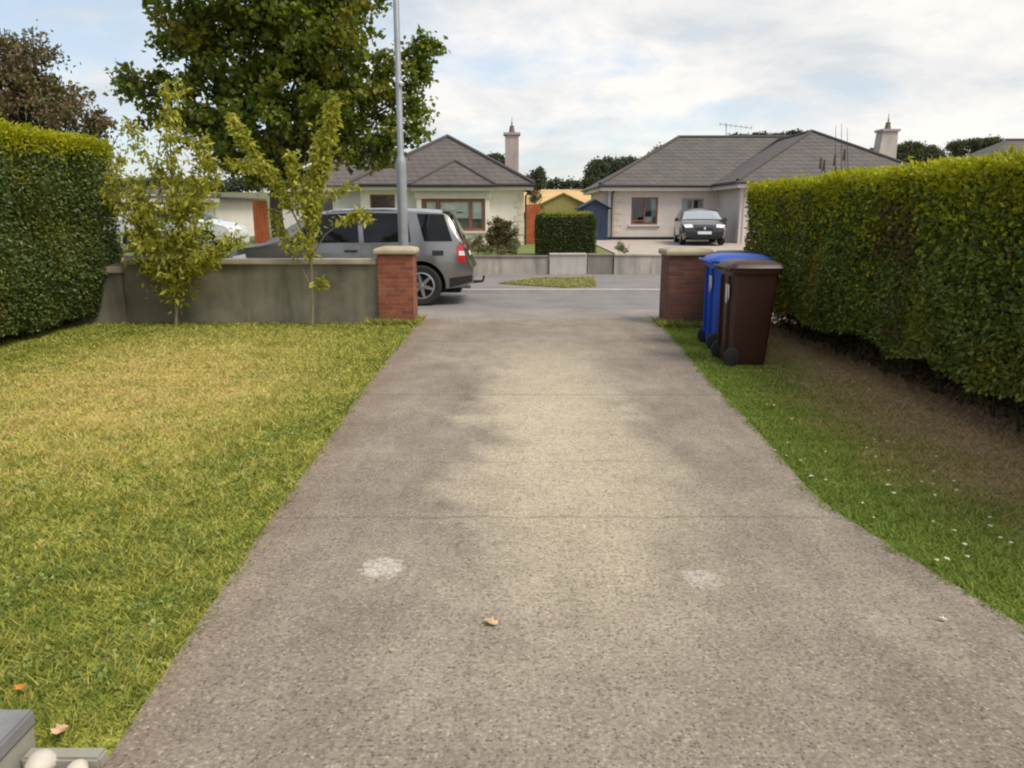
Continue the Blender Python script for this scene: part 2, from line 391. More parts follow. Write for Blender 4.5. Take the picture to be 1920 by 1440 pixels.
    c = mixc(N, L, ramp(N, L, blot, [(.54, (0, 0, 0)), (.70, (.5, .5, .5))]), c, (.13, .10, .075))
    c = mixc(N, L, .72, c, ramp(N, L, fine, [(.30, (.5, .49, .48)), (.5, (.97, .97, .97)), (.72, (1.5, 1.48, 1.42))]), 'MULTIPLY')
    c = mixc(N, L, .6, c, ramp(N, L, fine2, [(.3, (.7, .68, .67)), (.7, (1.22, 1.2, 1.17))]), 'MULTIPLY')
    L.new(c, b.inputs['Base Color']); b.inputs['Roughness'].default_value = .82; b.inputs['Specular IOR Level'].default_value = .3
    bump(N, L, b, mth(N, L, 'ADD', fine, mth(N, L, 'MULTIPLY', fine2, .6)), .5, .006); return m
def ground_mat(name, a, b_, sc=.3, fine=8, rough=.95):
    m, N, L, b = new_mat(name); v = tex_coord(N, L, 'World')
    f = noise(N, L, v, sc, 5, .6); q = noise(N, L, v, fine, 4, .6)
    c = ramp(N, L, f, [(.35, a), (.65, b_)])
    L.new(mixc(N, L, .5, c, ramp(N, L, q, [(.3, (.6, .6, .6)), (.7, (1.15, 1.15, 1.15))]), 'MULTIPLY'), b.inputs['Base Color'])
    b.inputs['Roughness'].default_value = rough; bump(N, L, b, q, .4, .02); return m

M = dict(
    drive=drive_mat(), lawn=turf_mat('turf', lawn_nodes, False), blade=turf_mat('grass blades', lawn_nodes, True),
    verge=turf_mat('worn turf', verge_nodes, False), vblade=turf_mat('worn grass blades', verge_nodes, True),
    ground=ground_mat('rough ground', (.09, .12, .03), (.15, .15, .05)),
    garden=ground_mat('far garden turf', (.12, .17, .03), (.2, .2, .05), 1.0, 20),
    field=ground_mat('ripe grain', (.60, .38, .15), (.68, .45, .19), .05, .6),
    asphalt=ground_mat('worn asphalt', (.20, .185, .18), (.26, .245, .235), 1.2, 40),
    path=ground_mat('concrete path', (.23, .20, .18), (.31, .275, .245), 1.1, 30),
    kerb=ground_mat('kerb concrete', (.38, .36, .33), (.46, .44, .40), 3, 40),
    pavers_far=ground_mat('pink paving', (.42, .35, .30), (.5, .42, .37), 2, 9),
    render_grey=wall_mat('weathered grey render', (.215, .195, .145), .38, .8), coping=wall_mat('coping concrete', (.40, .36, .28), .2, .3),
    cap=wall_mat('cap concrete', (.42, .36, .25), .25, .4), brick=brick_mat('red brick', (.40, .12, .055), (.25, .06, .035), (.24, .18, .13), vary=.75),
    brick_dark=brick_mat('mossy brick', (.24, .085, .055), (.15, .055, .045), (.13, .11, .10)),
    far_wall=wall_mat('stained pale render', (.42, .38, .34), .22, .85), far_dark=wall_mat('grey stained render', (.24, .21, .19), .2, .6),
    far_light=wall_mat('pale cleaned render', (.50, .46, .42), .12, .3),
    cream=wall_mat('cream render', (.81, .765, .69), .05, .12), pink=wall_mat('pinkish render', (.68, .605, .555), .05, .12), white=wall_mat('white render', (.76, .72, .66), .05, .15),
    quoin=wall_mat('quoin stone', (.70, .62, .49), .15, .15), roof=roof_mat('grey brown roof tiles', (.120, .106, .101)), roof2=roof_mat('brown roof tiles', (.128, .109, .104)),
    ridge=plain('ridge tile', (.085, .07, .068), .8), fascia=plain('cream fascia', (.62, .58, .52), .6, var=.06), gutter=plain('dark gutter', (.035, .03, .035), .4),
    stack=wall_mat('pebble dash', (.44, .36, .34), .18, .3), stack2=wall_mat('pale pebble dash', (.52, .46, .41), .18, .3), pot=plain('chimney pot clay', (.22, .17, .14), .8),
    frame=plain('brown window frame', (.22, .09, .05), .5), frame_w=plain('pale window frame', (.45, .36, .33), .5), glass=glass_mat('window glass', (.93, .95, .94), .03),
    blind=plain('pale roller blind', (.88, .92, .87), .8, var=.05), curtain=plain('pale curtain', (.6, .66, .66), .9, var=.1), brown_blind=plain('brown blind', (.2, .15, .12), .8),
    timber=plain('red stained timber', (.36, .085, .025), .7, var=.25, scale=4), navy=plain('navy shed paint', (.022, .04, .085), .6, var=.2), shed=plain('olive shed timber', (.34, .29, .09), .75, var=.15), shed_roof=plain('ochre shed roof', (.38, .27, .11), .8, var=.15),
    galv=plain('galvanised steel', (.34, .36, .38), .45, .55, .15, 5), black=plain('black plastic', (.018, .018, .018), .5), rubber=plain('tyre rubber', (.02, .02, .021), .8, bmp=.2),
    suv=paint_mat('grey metallic paint', (.27, .265, .26), .75, .24), carblack=paint_mat('black car paint', (.02, .021, .024), .3, .2), carwhite=paint_mat('white car paint', (.72, .73, .75), 0, .3),
    alloy=plain('alloy rim', (.55, .55, .56), .3, .9, .05), carglass=None, red=plain('red lamp lens', (.55, .02, .02), .15, coat=.6), lens=plain('clear lamp lens', (.75, .75, .78), .1, coat=.6), chrome=plain('chrome', (.75, .75, .76), .12, 1, .03),
    dark=plain('dark interior', (.012, .012, .013), .9), plate=plain('number plate', (.75, .75, .74), .4, var=.03),
    bin_blue=plain('blue bin plastic', (.012, .075, .42), .42, var=.12, scale=3), bin_brown=plain('brown bin plastic', (.045, .015, .010), .42, var=.15, scale=3), bin_green=plain('dark green bin plastic', (.012, .03, .024), .45),
    sticker=plain('worn sticker', (.7, .68, .62), .7, var=.2, scale=20), paver=plain('grey paver', (.20, .195, .20), .8, var=.2, scale=9, bmp=.4), stone=plain('pale cobble', (.58, .53, .45), .8, var=.15, scale=12, bmp=.3), conc=wall_mat('edging concrete', (.33, .31, .26), .2, .3),
    deadleaf=plain('dry leaf', (.55, .36, .2), .7, var=.25, scale=20), orangeleaf=plain('orange leaf', (.55, .20, .03), .7, var=.25), paleleaf=plain('pale petal', (.62, .60, .42), .7),
    bark=bark_mat('grey bark', (.17, .14, .10)), bark_young=bark_mat('young bark', (.30, .25, .17)), bark_dark=bark_mat('dark bark', (.10, .08, .06)), twig=plain('twigs', (.045, .036, .022), .95, var=.4, scale=9),
    soil=ground_mat('bare soil', (.06, .045, .03), (.11, .085, .05), 3, 25),
)
M['screen'] = plain('sky sheen windscreen', (.5, .55, .58), .06, .75, .04)  # bright sky reflection put into a pale metallic base colour
def car_glass():
    m, N, L, b = new_mat('tinted car glass')
    v = tex_coord(N, L); f = noise(N, L, v, 2, 3)
    L.new(ramp(N, L, f, [(.3, (.004, .0045, .005)), (.7, (.010, .0105, .012))]), b.inputs['Base Color'])
    b.inputs['Roughness'].default_value = .03; b.inputs['Specular IOR Level'].default_value = .35; return m
M['carglass'] = car_glass()
M['hedge_leaf'] = leaf_mat('hedge leaves', [(0, (.060, .095, .018)), (.45, (.13, .180, .026)), (.8, (.20, .245, .036)), (1, (.30, .30, .07))], .34, .42, (.27, .235, .03), 1.1)
M['hedge_leaf_dark'] = leaf_mat('dark hedge leaves', [(0, (.042, .075, .02)), (.5, (.088, .138, .03)), (1, (.17, .21, .06))], .28, .42, (.14, .15, .03), 1.3)
M['hedge_tips_lit'] = leaf_mat('sunlit fresh hedge tips', [(0, (.24, .29, .012)), (.6, (.42, .42, .014)), (1, (.55, .46, .02))], .4, .45)  # fresh tips, with the sunlit yellow of the hedge top painted in
M['hedge_brown'] = leaf_mat('browned hedge leaves', [(0, (.07, .05, .02)), (.6, (.13, .085, .03)), (1, (.16, .13, .03))], .25, .6)
M['maple_leaf'] = leaf_mat('maple leaves', [(0, (.05, .085, .013)), (.5, (.115, .165, .02)), (.85, (.20, .235, .026)), (1, (.31, .29, .04))], .45, .45, (.21, .195, .02), .8)
M['young_leaf'] = leaf_mat('young tree leaves', [(0, (.19, .21, .02)), (.5, (.38, .38, .04)), (1, (.58, .54, .11))], .45, .45)
M['rust_leaf'] = leaf_mat('rusty shrub leaves', [(0, (.06, .07, .025)), (.4, (.14, .125, .05)), (.75, (.23, .14, .08)), (1, (.32, .22, .15))], .3, .6, (.13, .14, .035), 1.6)
M['brown_leaf'] = leaf_mat('bronze shrub leaves', [(0, (.05, .04, .012)), (.5, (.10, .075, .02)), (1, (.17, .14, .04))], .25, .6)
M['sage_leaf'] = leaf_mat('grey green leaves', [(0, (.08, .09, .03)), (.5, (.15, .15, .06)), (1, (.26, .24, .12))], .25, .6)
M['box_leaf'] = leaf_mat('clipped box leaves', [(0, (.03, .055, .010)), (.5, (.055, .085, .014)), (1, (.09, .115, .02))], .25, .5)
M['dry_grass'] = leaf_mat('dry verge grass', [(0, (.20, .21, .06)), (.6, (.36, .33, .12)), (1, (.48, .42, .20))], .2, .7)
M['clover'] = leaf_mat('clover leaves', [(0, (.14, .20, .05)), (.6, (.24, .31, .08)), (1, (.36, .41, .14))], .25, .5)
M['box_top_lit'] = leaf_mat('lit clipped box top', [(0, (.18, .22, .025)), (1, (.36, .36, .06))], .3, .5)  # lit copy of the box leaves, brightness of the top painted in
M['far_leaf'] = leaf_mat('distant foliage', [(0, (.05, .065, .035)), (.6, (.085, .10, .045)), (1, (.14, .145, .06))], .2, .7)
M['far_leaf_dark'] = leaf_mat('distant conifer foliage', [(0, (.036, .055, .034)), (1, (.085, .105, .055))], .15, .7)

# ------------------------------------------------------------------ ground, drive, road
def terrain(x, y):
    if y < 20.65: return -0.06
    base = .33 + .009 * (min(y, 46) - 20.7)
    if y > 46:
        t = min(1, (y - 46) / 114); base += 5.35 * t ** 1.1
    return base
ys = [-40, -10, 0, 12, 20.6, 20.7, 24, 30, 36, 46] + list(range(52, 166, 8)) + [200, 300, 600, 1500, 3000]
xs = [-2500, -800, -300, -120, -60, -30, -15, 0, 15, 30, 60, 120, 300, 800, 2500]
o = MB().grid([[(x, y, terrain(x, y)) for x in xs] for y in ys]).build('ground', M['ground']); o['kind'] = 'structure'
def sheet(name, poly, z0, z1, mat, kind='structure'):
    o = MB().prism(poly, z0, z1).build(name, mat)
    if kind: o['kind'] = kind
    return o
L_EDGE = [(-1.21, -1.0), (-1.21, 1.9), (-1.25, 2.55), (-1.30, 3.9), (-1.34, 5.4), (-1.40, 7.4), (-1.42, 11.3)]
R_EDGE = [(2.22, 11.3), (1.94, 7.3), (1.85, 5.4), (1.765, 4.3), (1.78, 3.95), (1.89, 3.37), (2.04, 2.7), (2.5, 1.2), (3.4, -1.0)]
sheet('driveway', L_EDGE + R_EDGE, -.05, 0, M['drive'])
sheet('lawn', [(-6.9, 1.2), (-1.56, 1.2)] + [(-1.44, 1.97), (-1.20, 1.97)] + L_EDGE[2:-1] + [(-1.42, 11.4), (-6.9, 11.4)], -.055, -.012, M['lawn'])
sheet('side_lawn', R_EDGE[::-1] + [(2.25, 11.5), (4.6, 11.5), (4.6, -1)], -.055, -.014, M['verge'])
sheet('entrance_apron', [(-1.6, 11.3), (2.4, 11.3), (2.4, 11.75), (-1.6, 11.75)], -.05, -.003, M['drive'])
sheet('footpath', [(-30, 11.75), (30, 11.75), (30, 12.95), (-30, 12.95)], -.05, -.008, M['path'])
sheet('road', [(-60, 12.95), (60, 12.95), (60, 16.0), (-60, 16.0)], -.05, -.035, M['asphalt'])
sheet('kerb', [(-60, 16.0), (60, 16.0), (60, 16.22), (-60, 16.22)], -.05, .03, M['kerb'])
sheet('far_footpath', [(-60, 16.22), (60, 16.22), (60, 20.5), (-60, 20.5)], -.05, .01, M['asphalt'])
vg = [(-.3, 17.6), (.5, 17.0), (1.2, 16.6), (1.85, 16.8), (2.05, 19.3), (.55, 18.9)]
sheet('grass_verge', vg, 0, .025, M['garden'])
sheet('tree_verge', [(-14, 16.5), (-3.6, 16.5), (-3.6, 19.5), (-14, 19.5)], 0, .05, M['garden'])
# far field
o = MB().grid([[(x, y, terrain(x, y) + .5) for x in (-3, 20, 60, 120)] for y in list(range(62, 164, 6))]).build('grain_field', M['field']); o['kind'] = 'structure'
o = MB().grid([[(x, y, terrain(x, y) + .03) for x in (3.2, 5.2, 8.5, 16)] for y in (20.75, 24, 30, 33.6)]).build('paved_drive', M['pavers_far']); o['kind'] = 'structure'
o = MB().grid([[(x, y, terrain(x, y) + .035) for x in (-12, -4, 0, 3.1)] for y in (20.75, 24, 29)]).build('far_garden', M['garden']); o['kind'] = 'structure'

# ------------------------------------------------------------------ grass
def inside(poly, X, Y):
    r = np.zeros(len(X), bool); n = len(poly)
    for i in range(n):
        x0, y0 = poly[i]; x1, y1 = poly[(i + 1) % n]
        if y0 == y1: continue
        r ^= ((y0 > Y) != (y1 > Y)) & (X < (x1 - x0) * (Y - y0) / (y1 - y0) + x0)
    return r
def grass(name, poly, bounds, n, mat, h=.024, w0=.0028, zg=-.012, dens=None):
    x0, x1, y0, y1 = bounds
    # more blades close to the viewer's end of the lawn
    X = rng.uniform(x0, x1, n * 3); u = rng.random(n * 3); Y = y0 * (y1 / y0) ** u
    k = inside(poly, X, Y)
    if dens is not None: k &= rng.random(len(X)) < dens(X, Y)
    X, Y = X[k][:n], Y[k][:n]; n = len(X)
    d = np.hypot(X, Y); hh = h * (.4 + 1.1 * rng.random(n) ** 1.5) * np.clip(1 + .5 * wob(X * 3, Y * 3, X * 0) + .45 * wob(X * 11, Y * 11, X * 0), .25, 2)
    w = (w0 * .5 + .0008 * d) * (.7 + .6 * rng.random(n)); a = rng.random(n) * 2 * math.pi; b = rng.random(n) * 2 * math.pi
    lean = hh * (.5 + 1.3 * rng.random(n))
    P = np.stack([X, Y, np.full(n, zg)], 1); sd = np.stack([np.cos(a) * w, np.sin(a) * w, np.zeros(n)], 1)
    ld = np.stack([np.cos(b) * lean, np.sin(b) * lean, hh], 1)
    V = np.stack([P - sd, P + sd, P + ld], 1).reshape(-1, 3)
    o = np_mesh(name, V, np.arange(3 * n).reshape(-1, 3), mat); o['kind'] = 'stuff'; return o
def ragged(e, sg):
    ys_ = np.linspace(e[0][1], e[-1][1], 260); up_ = e[0][1] < e[-1][1]
    q = sorted(e, key=lambda p: p[1]); xs_ = np.interp(ys_, [p[1] for p in q], [p[0] for p in q])
    return [(float(x) + sg * float(.012 + .028 * abs(g_)), float(y)) for x, y, g_ in zip(xs_, ys_, rng.normal(size=260))]
LAWN_POLY = [(-6.8, 1.4), (-1.62, 1.4), (-1.46, 2.02), (-1.2, 2.02)] + ragged(L_EDGE[2:], 1) + [(-6.8, 11.25)]
tag(grass('grass', LAWN_POLY, (-6.8, -1.15, 1.4, 11.3), 430000, M['blade']), 'short patchy green and straw coloured grass on the left lawn', 'grass')
VERGE_POLY = ragged(R_EDGE[:-1], -1) + [(3.9, 1.2), (4.3, 11.3)]
tag(grass('grass', VERGE_POLY, (1.6, 4.3, 1.8, 11.3), 150000, M['vblade'], .02,
      dens=lambda X, Y: np.clip(1.25 - .55 * (X - 1.95 - .085 * (Y - 4)), .25, 1)), 'thin worn grass beside the right hedge', 'grass')
tag(grass('grass', [(-2.1, 11.0), (-1.38, 11.0), (-1.38, 11.75), (-1.44, 11.75), (-1.44, 11.2), (-2.1, 11.2)], (-2.1, -1.35, 10.95, 11.8), 1500, M['blade'], .06, .003), 'longer grass tufts round the foot of the left brick pier', 'grass')
tag(grass('grass', [(2.15, 10.8), (2.9, 10.8), (2.9, 11.05), (2.24, 11.05), (2.24, 11.5), (2.15, 11.5)], (2.1, 2.95, 10.75, 11.6), 1500, M['blade'], .06, .003), 'longer grass tufts round the foot of the right brick pier', 'grass')
# clover and broad leaved weeds in the lawn
wp = []
for _ in range(420):
    y_ = 1.6 * (11 / 1.6) ** random.random(); x_ = random.uniform(-6.3, -1.25); wp.append(np.stack([rng.normal(x_, .07, 26), rng.normal(y_, .07, 26), np.abs(rng.normal(.006, .006, 26))], 1))
wp = np.concatenate(wp); wp = wp[inside(LAWN_POLY, wp[:, 0], wp[:, 1])]
V, Fc = leaves(wp, .020, .85, (0, 0, .25), (0, 0, 2.2)); o = np_mesh('clover', V, Fc, M['clover']); o['kind'] = 'stuff'; tag(o, 'low clover and weed leaves in the left lawn', 'clover')
tag(grass('grass', vg, (-.6, 2.2, 16.5, 19.6), 9000, M['dry_grass'], .03, .003, .02), 'grass on the verge across the road', 'grass')

# ------------------------------------------------------------------ boundary wall and gate piers
w = thing('boundary_wall', 'low grey rendered wall with concrete coping behind the two young trees', 'wall', (-4.0, 11.4, 0))
MB().box(-6.6, -1.99, 11.32, 11.52, -.05, .86).build('wall', M['render_grey'], w, org=w.location)
MB().box(-5.73, -1.99, 11.26, 11.58, .862, .94, .015).build('coping', M['coping'], w, org=w.location)
MB().box(-6.6, -5.76, 11.25, 11.31, -.05, .74).build('wall_end', M['render_grey'], w, org=w.location)
MB().box(-6.62, -5.735, 11.20, 11.315, .742, .84, .012).build('end_coping', M['coping'], w, org=w.location)
def pier(x0, x1, y0, y1, zb, label, mat):
    t = thing('gate_pier', label, 'pier', ((x0 + x1) / 2, (y0 + y1) / 2, 0), group='brick piers at the drive entrance')
    MB().box(x0, x1, y0, y1, -.05, zb, .006).build('brick_shaft', mat, t, org=t.location)
    b = MB(); m = .045
    b.loft([[(x0 - m, y0 - m, z), (x1 + m, y0 - m, z), (x1 + m, y1 + m, z), (x0 - m, y1 + m, z)] if k == 0 else
            [(x0 - k_, y0 - k_, z), (x1 + k_, y0 - k_, z), (x1 + k_, y1 + k_, z), (x0 - k_, y1 + k_, z)] for k, k_, z in ((1, .03, zb + .002), (0, 0, zb + .02), (0, 0, zb + .065), (1, .02, zb + .09), (1, -.06, zb + .11))])
    b.build('cap_stone', M['cap'], t, org=t.location, bev=.012)
    return t
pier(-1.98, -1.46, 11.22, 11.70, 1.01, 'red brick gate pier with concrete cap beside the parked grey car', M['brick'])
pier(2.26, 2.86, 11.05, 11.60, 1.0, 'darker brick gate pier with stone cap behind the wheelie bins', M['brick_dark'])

# ------------------------------------------------------------------ hedges
def hedge_pts(n, x_face, x_back, y0, y1, z0, z1, amp=.07, side=1, under=.0):
    """points on a rough hedge box: visible face at x_face (side = direction of its outward normal in x)"""
    out = []; areas = {'face': (y1 - y0) * (z1 - z0) * 1.2, 'top': (y1 - y0) * abs(x_back - x_face) * .7, 'e0': abs(x_back - x_face) * (z1 - z0) * .6, 'e1': abs(x_back - x_face) * (z1 - z0) * .6}
    tot = sum(areas.values())
    for k, a in areas.items():
        m = int(n * a / tot); u, v = rng.random(m), rng.random(m); dep = rng.exponential(.05, m)
        if k == 'face':
            y = y0 + u * (y1 - y0); z = z0 + v * (z1 - z0)
            w = amp * wob(y, z, y * 0 + 1) + amp * .6 * wob(y, z, y * 0, 2.7)
            rnd = .10 * np.clip((v - .9) / .1, 0, 1) ** 2 + under * np.clip((.28 - v) / .28, 0, 1) ** 1.3
            x = x_face + side * (w - dep - rnd)
        elif k == 'top':
            y = y0 + u * (y1 - y0); x = x_face + (x_back - x_face) * v
            z = z1 + amp * .7 * wob(x, y, y * 0, 1.5) - dep - .06 * np.clip((.12 - v) / .12, 0, 1)
        else:
            x = x_face + (x_back - x_face) * u; z = z0 + v * (z1 - z0)
            s = -1 if k == 'e0' else 1
            y = (y0 if s < 0 else y1) + s * (amp * wob(x, z, x * 0, 1.4) - dep)
        # ragged lower hem
        out.append(np.stack([x, y, z], 1))
    return np.concatenate(out)
def hedge(name, label, loc, x_face, x_back, y0, y1, z0, z1, n, size, mat, side, under=0, newn=0, brown=None, streak=.14):
    t = thing(name, label, 'hedge', loc)
    P = hedge_pts(n, x_face, x_back, y0, y1, z0, z1, .095, side, under)
    hem = z0 + .16 * wob(P[:, 1], P[:, 0], P[:, 1] * 0 + 2, 2.0)
    P = P[P[:, 2] > hem]
    V, Fc = leaves(P, size, .6, (side * .25, -.15, -.1), (side * .5, -.3, .6))
    np_mesh('foliage', V, Fc, mat, t, loc)
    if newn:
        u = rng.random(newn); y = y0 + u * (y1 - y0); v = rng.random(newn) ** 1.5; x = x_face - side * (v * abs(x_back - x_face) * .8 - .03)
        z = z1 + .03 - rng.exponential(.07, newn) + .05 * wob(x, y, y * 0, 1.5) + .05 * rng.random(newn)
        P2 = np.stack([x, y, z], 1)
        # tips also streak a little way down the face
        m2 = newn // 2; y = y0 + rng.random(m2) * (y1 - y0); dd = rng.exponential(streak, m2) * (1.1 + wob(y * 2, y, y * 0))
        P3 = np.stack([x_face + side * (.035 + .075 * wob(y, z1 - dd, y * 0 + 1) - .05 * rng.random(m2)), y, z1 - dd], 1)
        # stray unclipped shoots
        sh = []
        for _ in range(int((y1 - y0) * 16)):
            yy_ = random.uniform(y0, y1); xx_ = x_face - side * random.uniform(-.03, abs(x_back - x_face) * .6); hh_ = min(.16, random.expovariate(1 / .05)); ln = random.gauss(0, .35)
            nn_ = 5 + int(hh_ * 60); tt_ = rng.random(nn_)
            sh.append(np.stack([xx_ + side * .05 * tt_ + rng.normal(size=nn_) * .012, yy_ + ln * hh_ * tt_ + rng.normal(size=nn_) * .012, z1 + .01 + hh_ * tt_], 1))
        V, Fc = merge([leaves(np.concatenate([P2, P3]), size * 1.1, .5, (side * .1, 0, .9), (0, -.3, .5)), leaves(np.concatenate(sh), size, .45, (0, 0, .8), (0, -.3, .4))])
        np_mesh('lit_top_growth', V, Fc, M['hedge_tips_lit'], t, loc)  # top band of tips and shoots, its sunlight put into the leaf colour
    if brown:
        pts = []
        for (by, bz, ry, rz_, m) in brown:
            q = np.clip(rng.normal(size=(m, 2)), -1.5, 1.5); y = by + q[:, 0] * ry; z = np.minimum(bz + q[:, 1] * rz_, z1 - .05)
            pts.append(np.stack([x_face + side * (.03 + .075 * wob(y, z, y * 0 + 1) - .06 * rng.random(m)), y, z], 1))
        V, Fc = leaves(np.concatenate(pts), size, .55, (side * .25, 0, -.1), (side * .4, -.3, .5)); np_mesh('browned_leaves', V, Fc, M['hedge_brown'], t, loc)
    m3 = int((y1 - y0) * 1500); y = rng.uniform(y0 + .15, y1 - .15, m3); z = rng.random(m3) ** .8 * (z0 + .3); x = x_face - side * (.42 + .3 * rng.random(m3) + .12 * wob(y, z, y * 0))
    m4 = 2600; x = np.concatenate([x, x_face - side * rng.uniform(.12, 1.0, m4)]); y = np.concatenate([y, y1 + rng.uniform(-.25, .12, m4)]); z = np.concatenate([z, rng.random(m4) ** .8 * (z0 + .3)])
    V, Fc = leaves(np.stack([x, y, z], 1), size, .6, (side * .25, -.15, -.1), (side * .5, -.3, .5)); np_mesh('inner_foliage', V, Fc, M['hedge_brown'], t, loc)
    b = MB(); xi, xo = sorted((x_face - side * .26, x_back)); b.box(xi, xo, y0 + .18, y1 - .18, z0 + .22, z1 - .16)
    yy = y0 + .2
    while yy < y1 - .15:
        for _ in range(2):
            xm = x_face - side * random.uniform(.42, .6); q = yy + random.uniform(-.1, .1)
            b.tube([(xm, q, -.05), (xm + random.uniform(-.06, .06), q + random.uniform(-.06, .06), z0 * .6), (xm + random.uniform(-.12, .12), q + random.uniform(-.12, .12), z0 + .4)], [.014, .011, .008], 6)
        yy += random.uniform(.3, .5)
    q0_, q1_ = sorted((x_face - side * .85, x_back)); b.box(q0_, q1_, y0 + .25, y1 - .06, -.03, z0 + .21)  # solid dark block standing in for the shade under the hedge
    b.build('stems', M['twig'], t, org=loc)
    return t
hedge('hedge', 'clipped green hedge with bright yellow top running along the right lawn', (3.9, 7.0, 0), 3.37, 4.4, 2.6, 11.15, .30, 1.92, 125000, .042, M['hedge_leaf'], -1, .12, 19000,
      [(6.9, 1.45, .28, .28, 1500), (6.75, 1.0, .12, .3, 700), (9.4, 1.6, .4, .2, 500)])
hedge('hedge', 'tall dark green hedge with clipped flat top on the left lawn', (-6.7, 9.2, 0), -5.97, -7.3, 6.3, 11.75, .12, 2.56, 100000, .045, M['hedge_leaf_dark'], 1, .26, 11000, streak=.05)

# ------------------------------------------------------------------ trees
def crown_pts(blobs, clump_r, per, dens, flat=.7, kmin=3, loose=1.0, thin=0):
    """blobs: (cx,cy,cz,rx,ry,rz); leaf points gathered in clumps spread through the volume"""
    out = []
    for (cx, cy, cz, rx, ry, rz) in blobs:
        vol = rx * ry * rz * 4.19; k = max(kmin, int(vol * dens))
        d = unit(rng.normal(size=(k, 3))); r = rng.random(k) ** .42 * loose
        c = np.array([cx, cy, cz]) + d * r[:, None] * np.array([rx, ry, rz])
        cr = clump_r * (.6 + .8 * rng.random(k))
        q = rng.normal(size=(k, per, 3)) * .5; q[:, :, 2] *= flat
        keep = rng.random((k, per)) < (1 - thin * rng.random(k))[:, None]
        out.append((c[:, None, :] + q * cr[:, None, None])[keep])
    return np.concatenate(out)
def px_blob(px, py, rx, ry, D, ryd=None):
    p = at(px, py, D); k = D / F_PX * .985
    return (p.x, p.y, p.z, rx * k, ryd if ryd else max(rx, ry) * k, ry * k)

# the maple across the road
base = (-5.42, 17.9, 0)
t = thing('maple_tree', 'large dark green maple tree standing across the road behind the parked grey car', 'tree', base)
D0 = 17.9
mb = [px_blob(*q) for q in [(470, 60, 150, 95, D0), (590, 70, 110, 110, D0 - .6), (520, 200, 165, 85, D0), (360, 40, 70, 60, D0 + .5), (385, 130, 55, 50, D0), (300, 165, 62, 38, D0), (252, 155, 30, 26, D0 - .3), (300, 215, 50, 30, D0 + .4),
      (400, 245, 70, 55, D0 + .6), (470, 285, 70, 42, D0 - .4), (650, 165, 85, 75, D0), (720, 150, 65, 50, D0 + .3), (785, 105, 24, 42, D0), (778, 175, 26, 38, D0 - .3), (735, 270, 58, 36, D0 - .5), (690, 292, 48, 26, D0 - .2), (760, 240, 32, 28, D0 - .5), (800, 80, 14, 18, D0),
      (600, 262, 62, 46, D0), (545, 300, 60, 36, D0 + .3), (480, 320, 50, 22, D0), (690, 200, 70, 45, D0), (640, 20, 70, 50, D0), (500, -90, 190, 130, D0), (420, 305, 42, 20, D0)]]
P = crown_pts(mb, .25, 80, 9.5, kmin=10, loose=1.08, thin=.75)
V, Fc = leaves(P, .118, .85, (0, 0, -.5), (0, 0, .9)); np_mesh('crown', V, Fc, M['maple_leaf'], t, base)
b = MB(); bx, by = base[0], base[1]
b.tube([(bx, by, 0), (bx + .03, by, .6), (bx - .02, by, 1.6), (bx + .05, by, 2.6), (bx + .1, by, 4.2), (bx + .1, by, 6.2)], [.20, .155, .14, .13, .09, .03], 10)
for q in mb:
    z0 = random.uniform(2.0, 3.2); e = Vector(q[:3]); s0 = Vector((bx + .03, by, min(z0, e.z - .2)))
    m1 = s0.lerp(e, .5) + Vector((random.uniform(-.2, .2), random.uniform(-.2, .2), .15))
    b.tube([s0, m1, e], [.06, .04, .012], 6)
    for _ in range(5):
        f = e + Vector((random.uniform(-1, 1) * q[3], random.uniform(-1, 1) * q[4], random.uniform(-.8, .9) * q[5])) * .8
        b.tube([m1.lerp(e, random.uniform(.2, 1)), f], [.018, .006], 5)
b.build('trunk', M['bark_dark'], t, org=base)

# young trees by the wall: branches drawn as px polylines at their own distances
def young_tree(label, base_px, D, branches, seed):
    random.seed(seed); p0 = at(base_px[0], base_px[1], D); base = (p0.x, D, 0)
    t = thing('young_tree', label, 'tree', base, group='young trees in front of the wall')
    b = MB(); pts = []; sz = .095
    for (poly, dd, r0, f0, spread, dens) in branches:
        W = [at(x, y, D + dd * i / max(1, len(poly) - 1)) for i, (x, y) in enumerate(poly)]
        n = len(W); b.tube(W, [max(.004, r0 * (1 - .85 * i / (n - 1))) for i in range(n)], 6)
        for i in range(n - 1):
            seg = (W[i + 1] - W[i]); Ln = seg.length
            tt0 = i / (n - 1); tt1 = (i + 1) / (n - 1)
            if tt1 < f0: continue
            k = int(Ln * dens * 1.5)
            for _ in range(k):
                u = random.random(); fr = tt0 + (tt1 - tt0) * u
                if fr < f0: continue
                sp = spread * (1 - .55 * fr)
                pts.append(tuple(W[i].lerp(W[i + 1], u) + Vector((random.gauss(0, sp), random.gauss(0, sp), random.gauss(-.02, sp * .7)))))
        # side twigs, each carrying leaves
        for _ in range(int(5 + 10 * spread)):
            u = random.uniform(f0, .95) * (n - 1); i = int(u); s0 = W[i].lerp(W[min(i + 1, n - 1)], u - i)
            e = s0 + Vector((random.gauss(0, 1.0), random.gauss(0, 1.0), random.uniform(.1, 1.0))).normalized() * spread * random.uniform(1.2, 2.4)
            b.tube([s0, s0.lerp(e, .5) + Vector((0, 0, .03)), e], [.006, .005, .003], 5)
            for _ in range(int(spread * 170)):
                q = s0.lerp(e, random.uniform(.25, 1.05)); pts.append(tuple(q + Vector((random.gauss(0, .035), random.gauss(0, .035), random.gauss(-.02, .03)))))
    V, Fc = leaves(np.array(pts), sz, .40, (0, 0, -.75), (0, -.3, .5)); np_mesh('crown', V, Fc, M['young_leaf'], t, base)
    b.build('trunk', M['bark_young'], t, org=base)
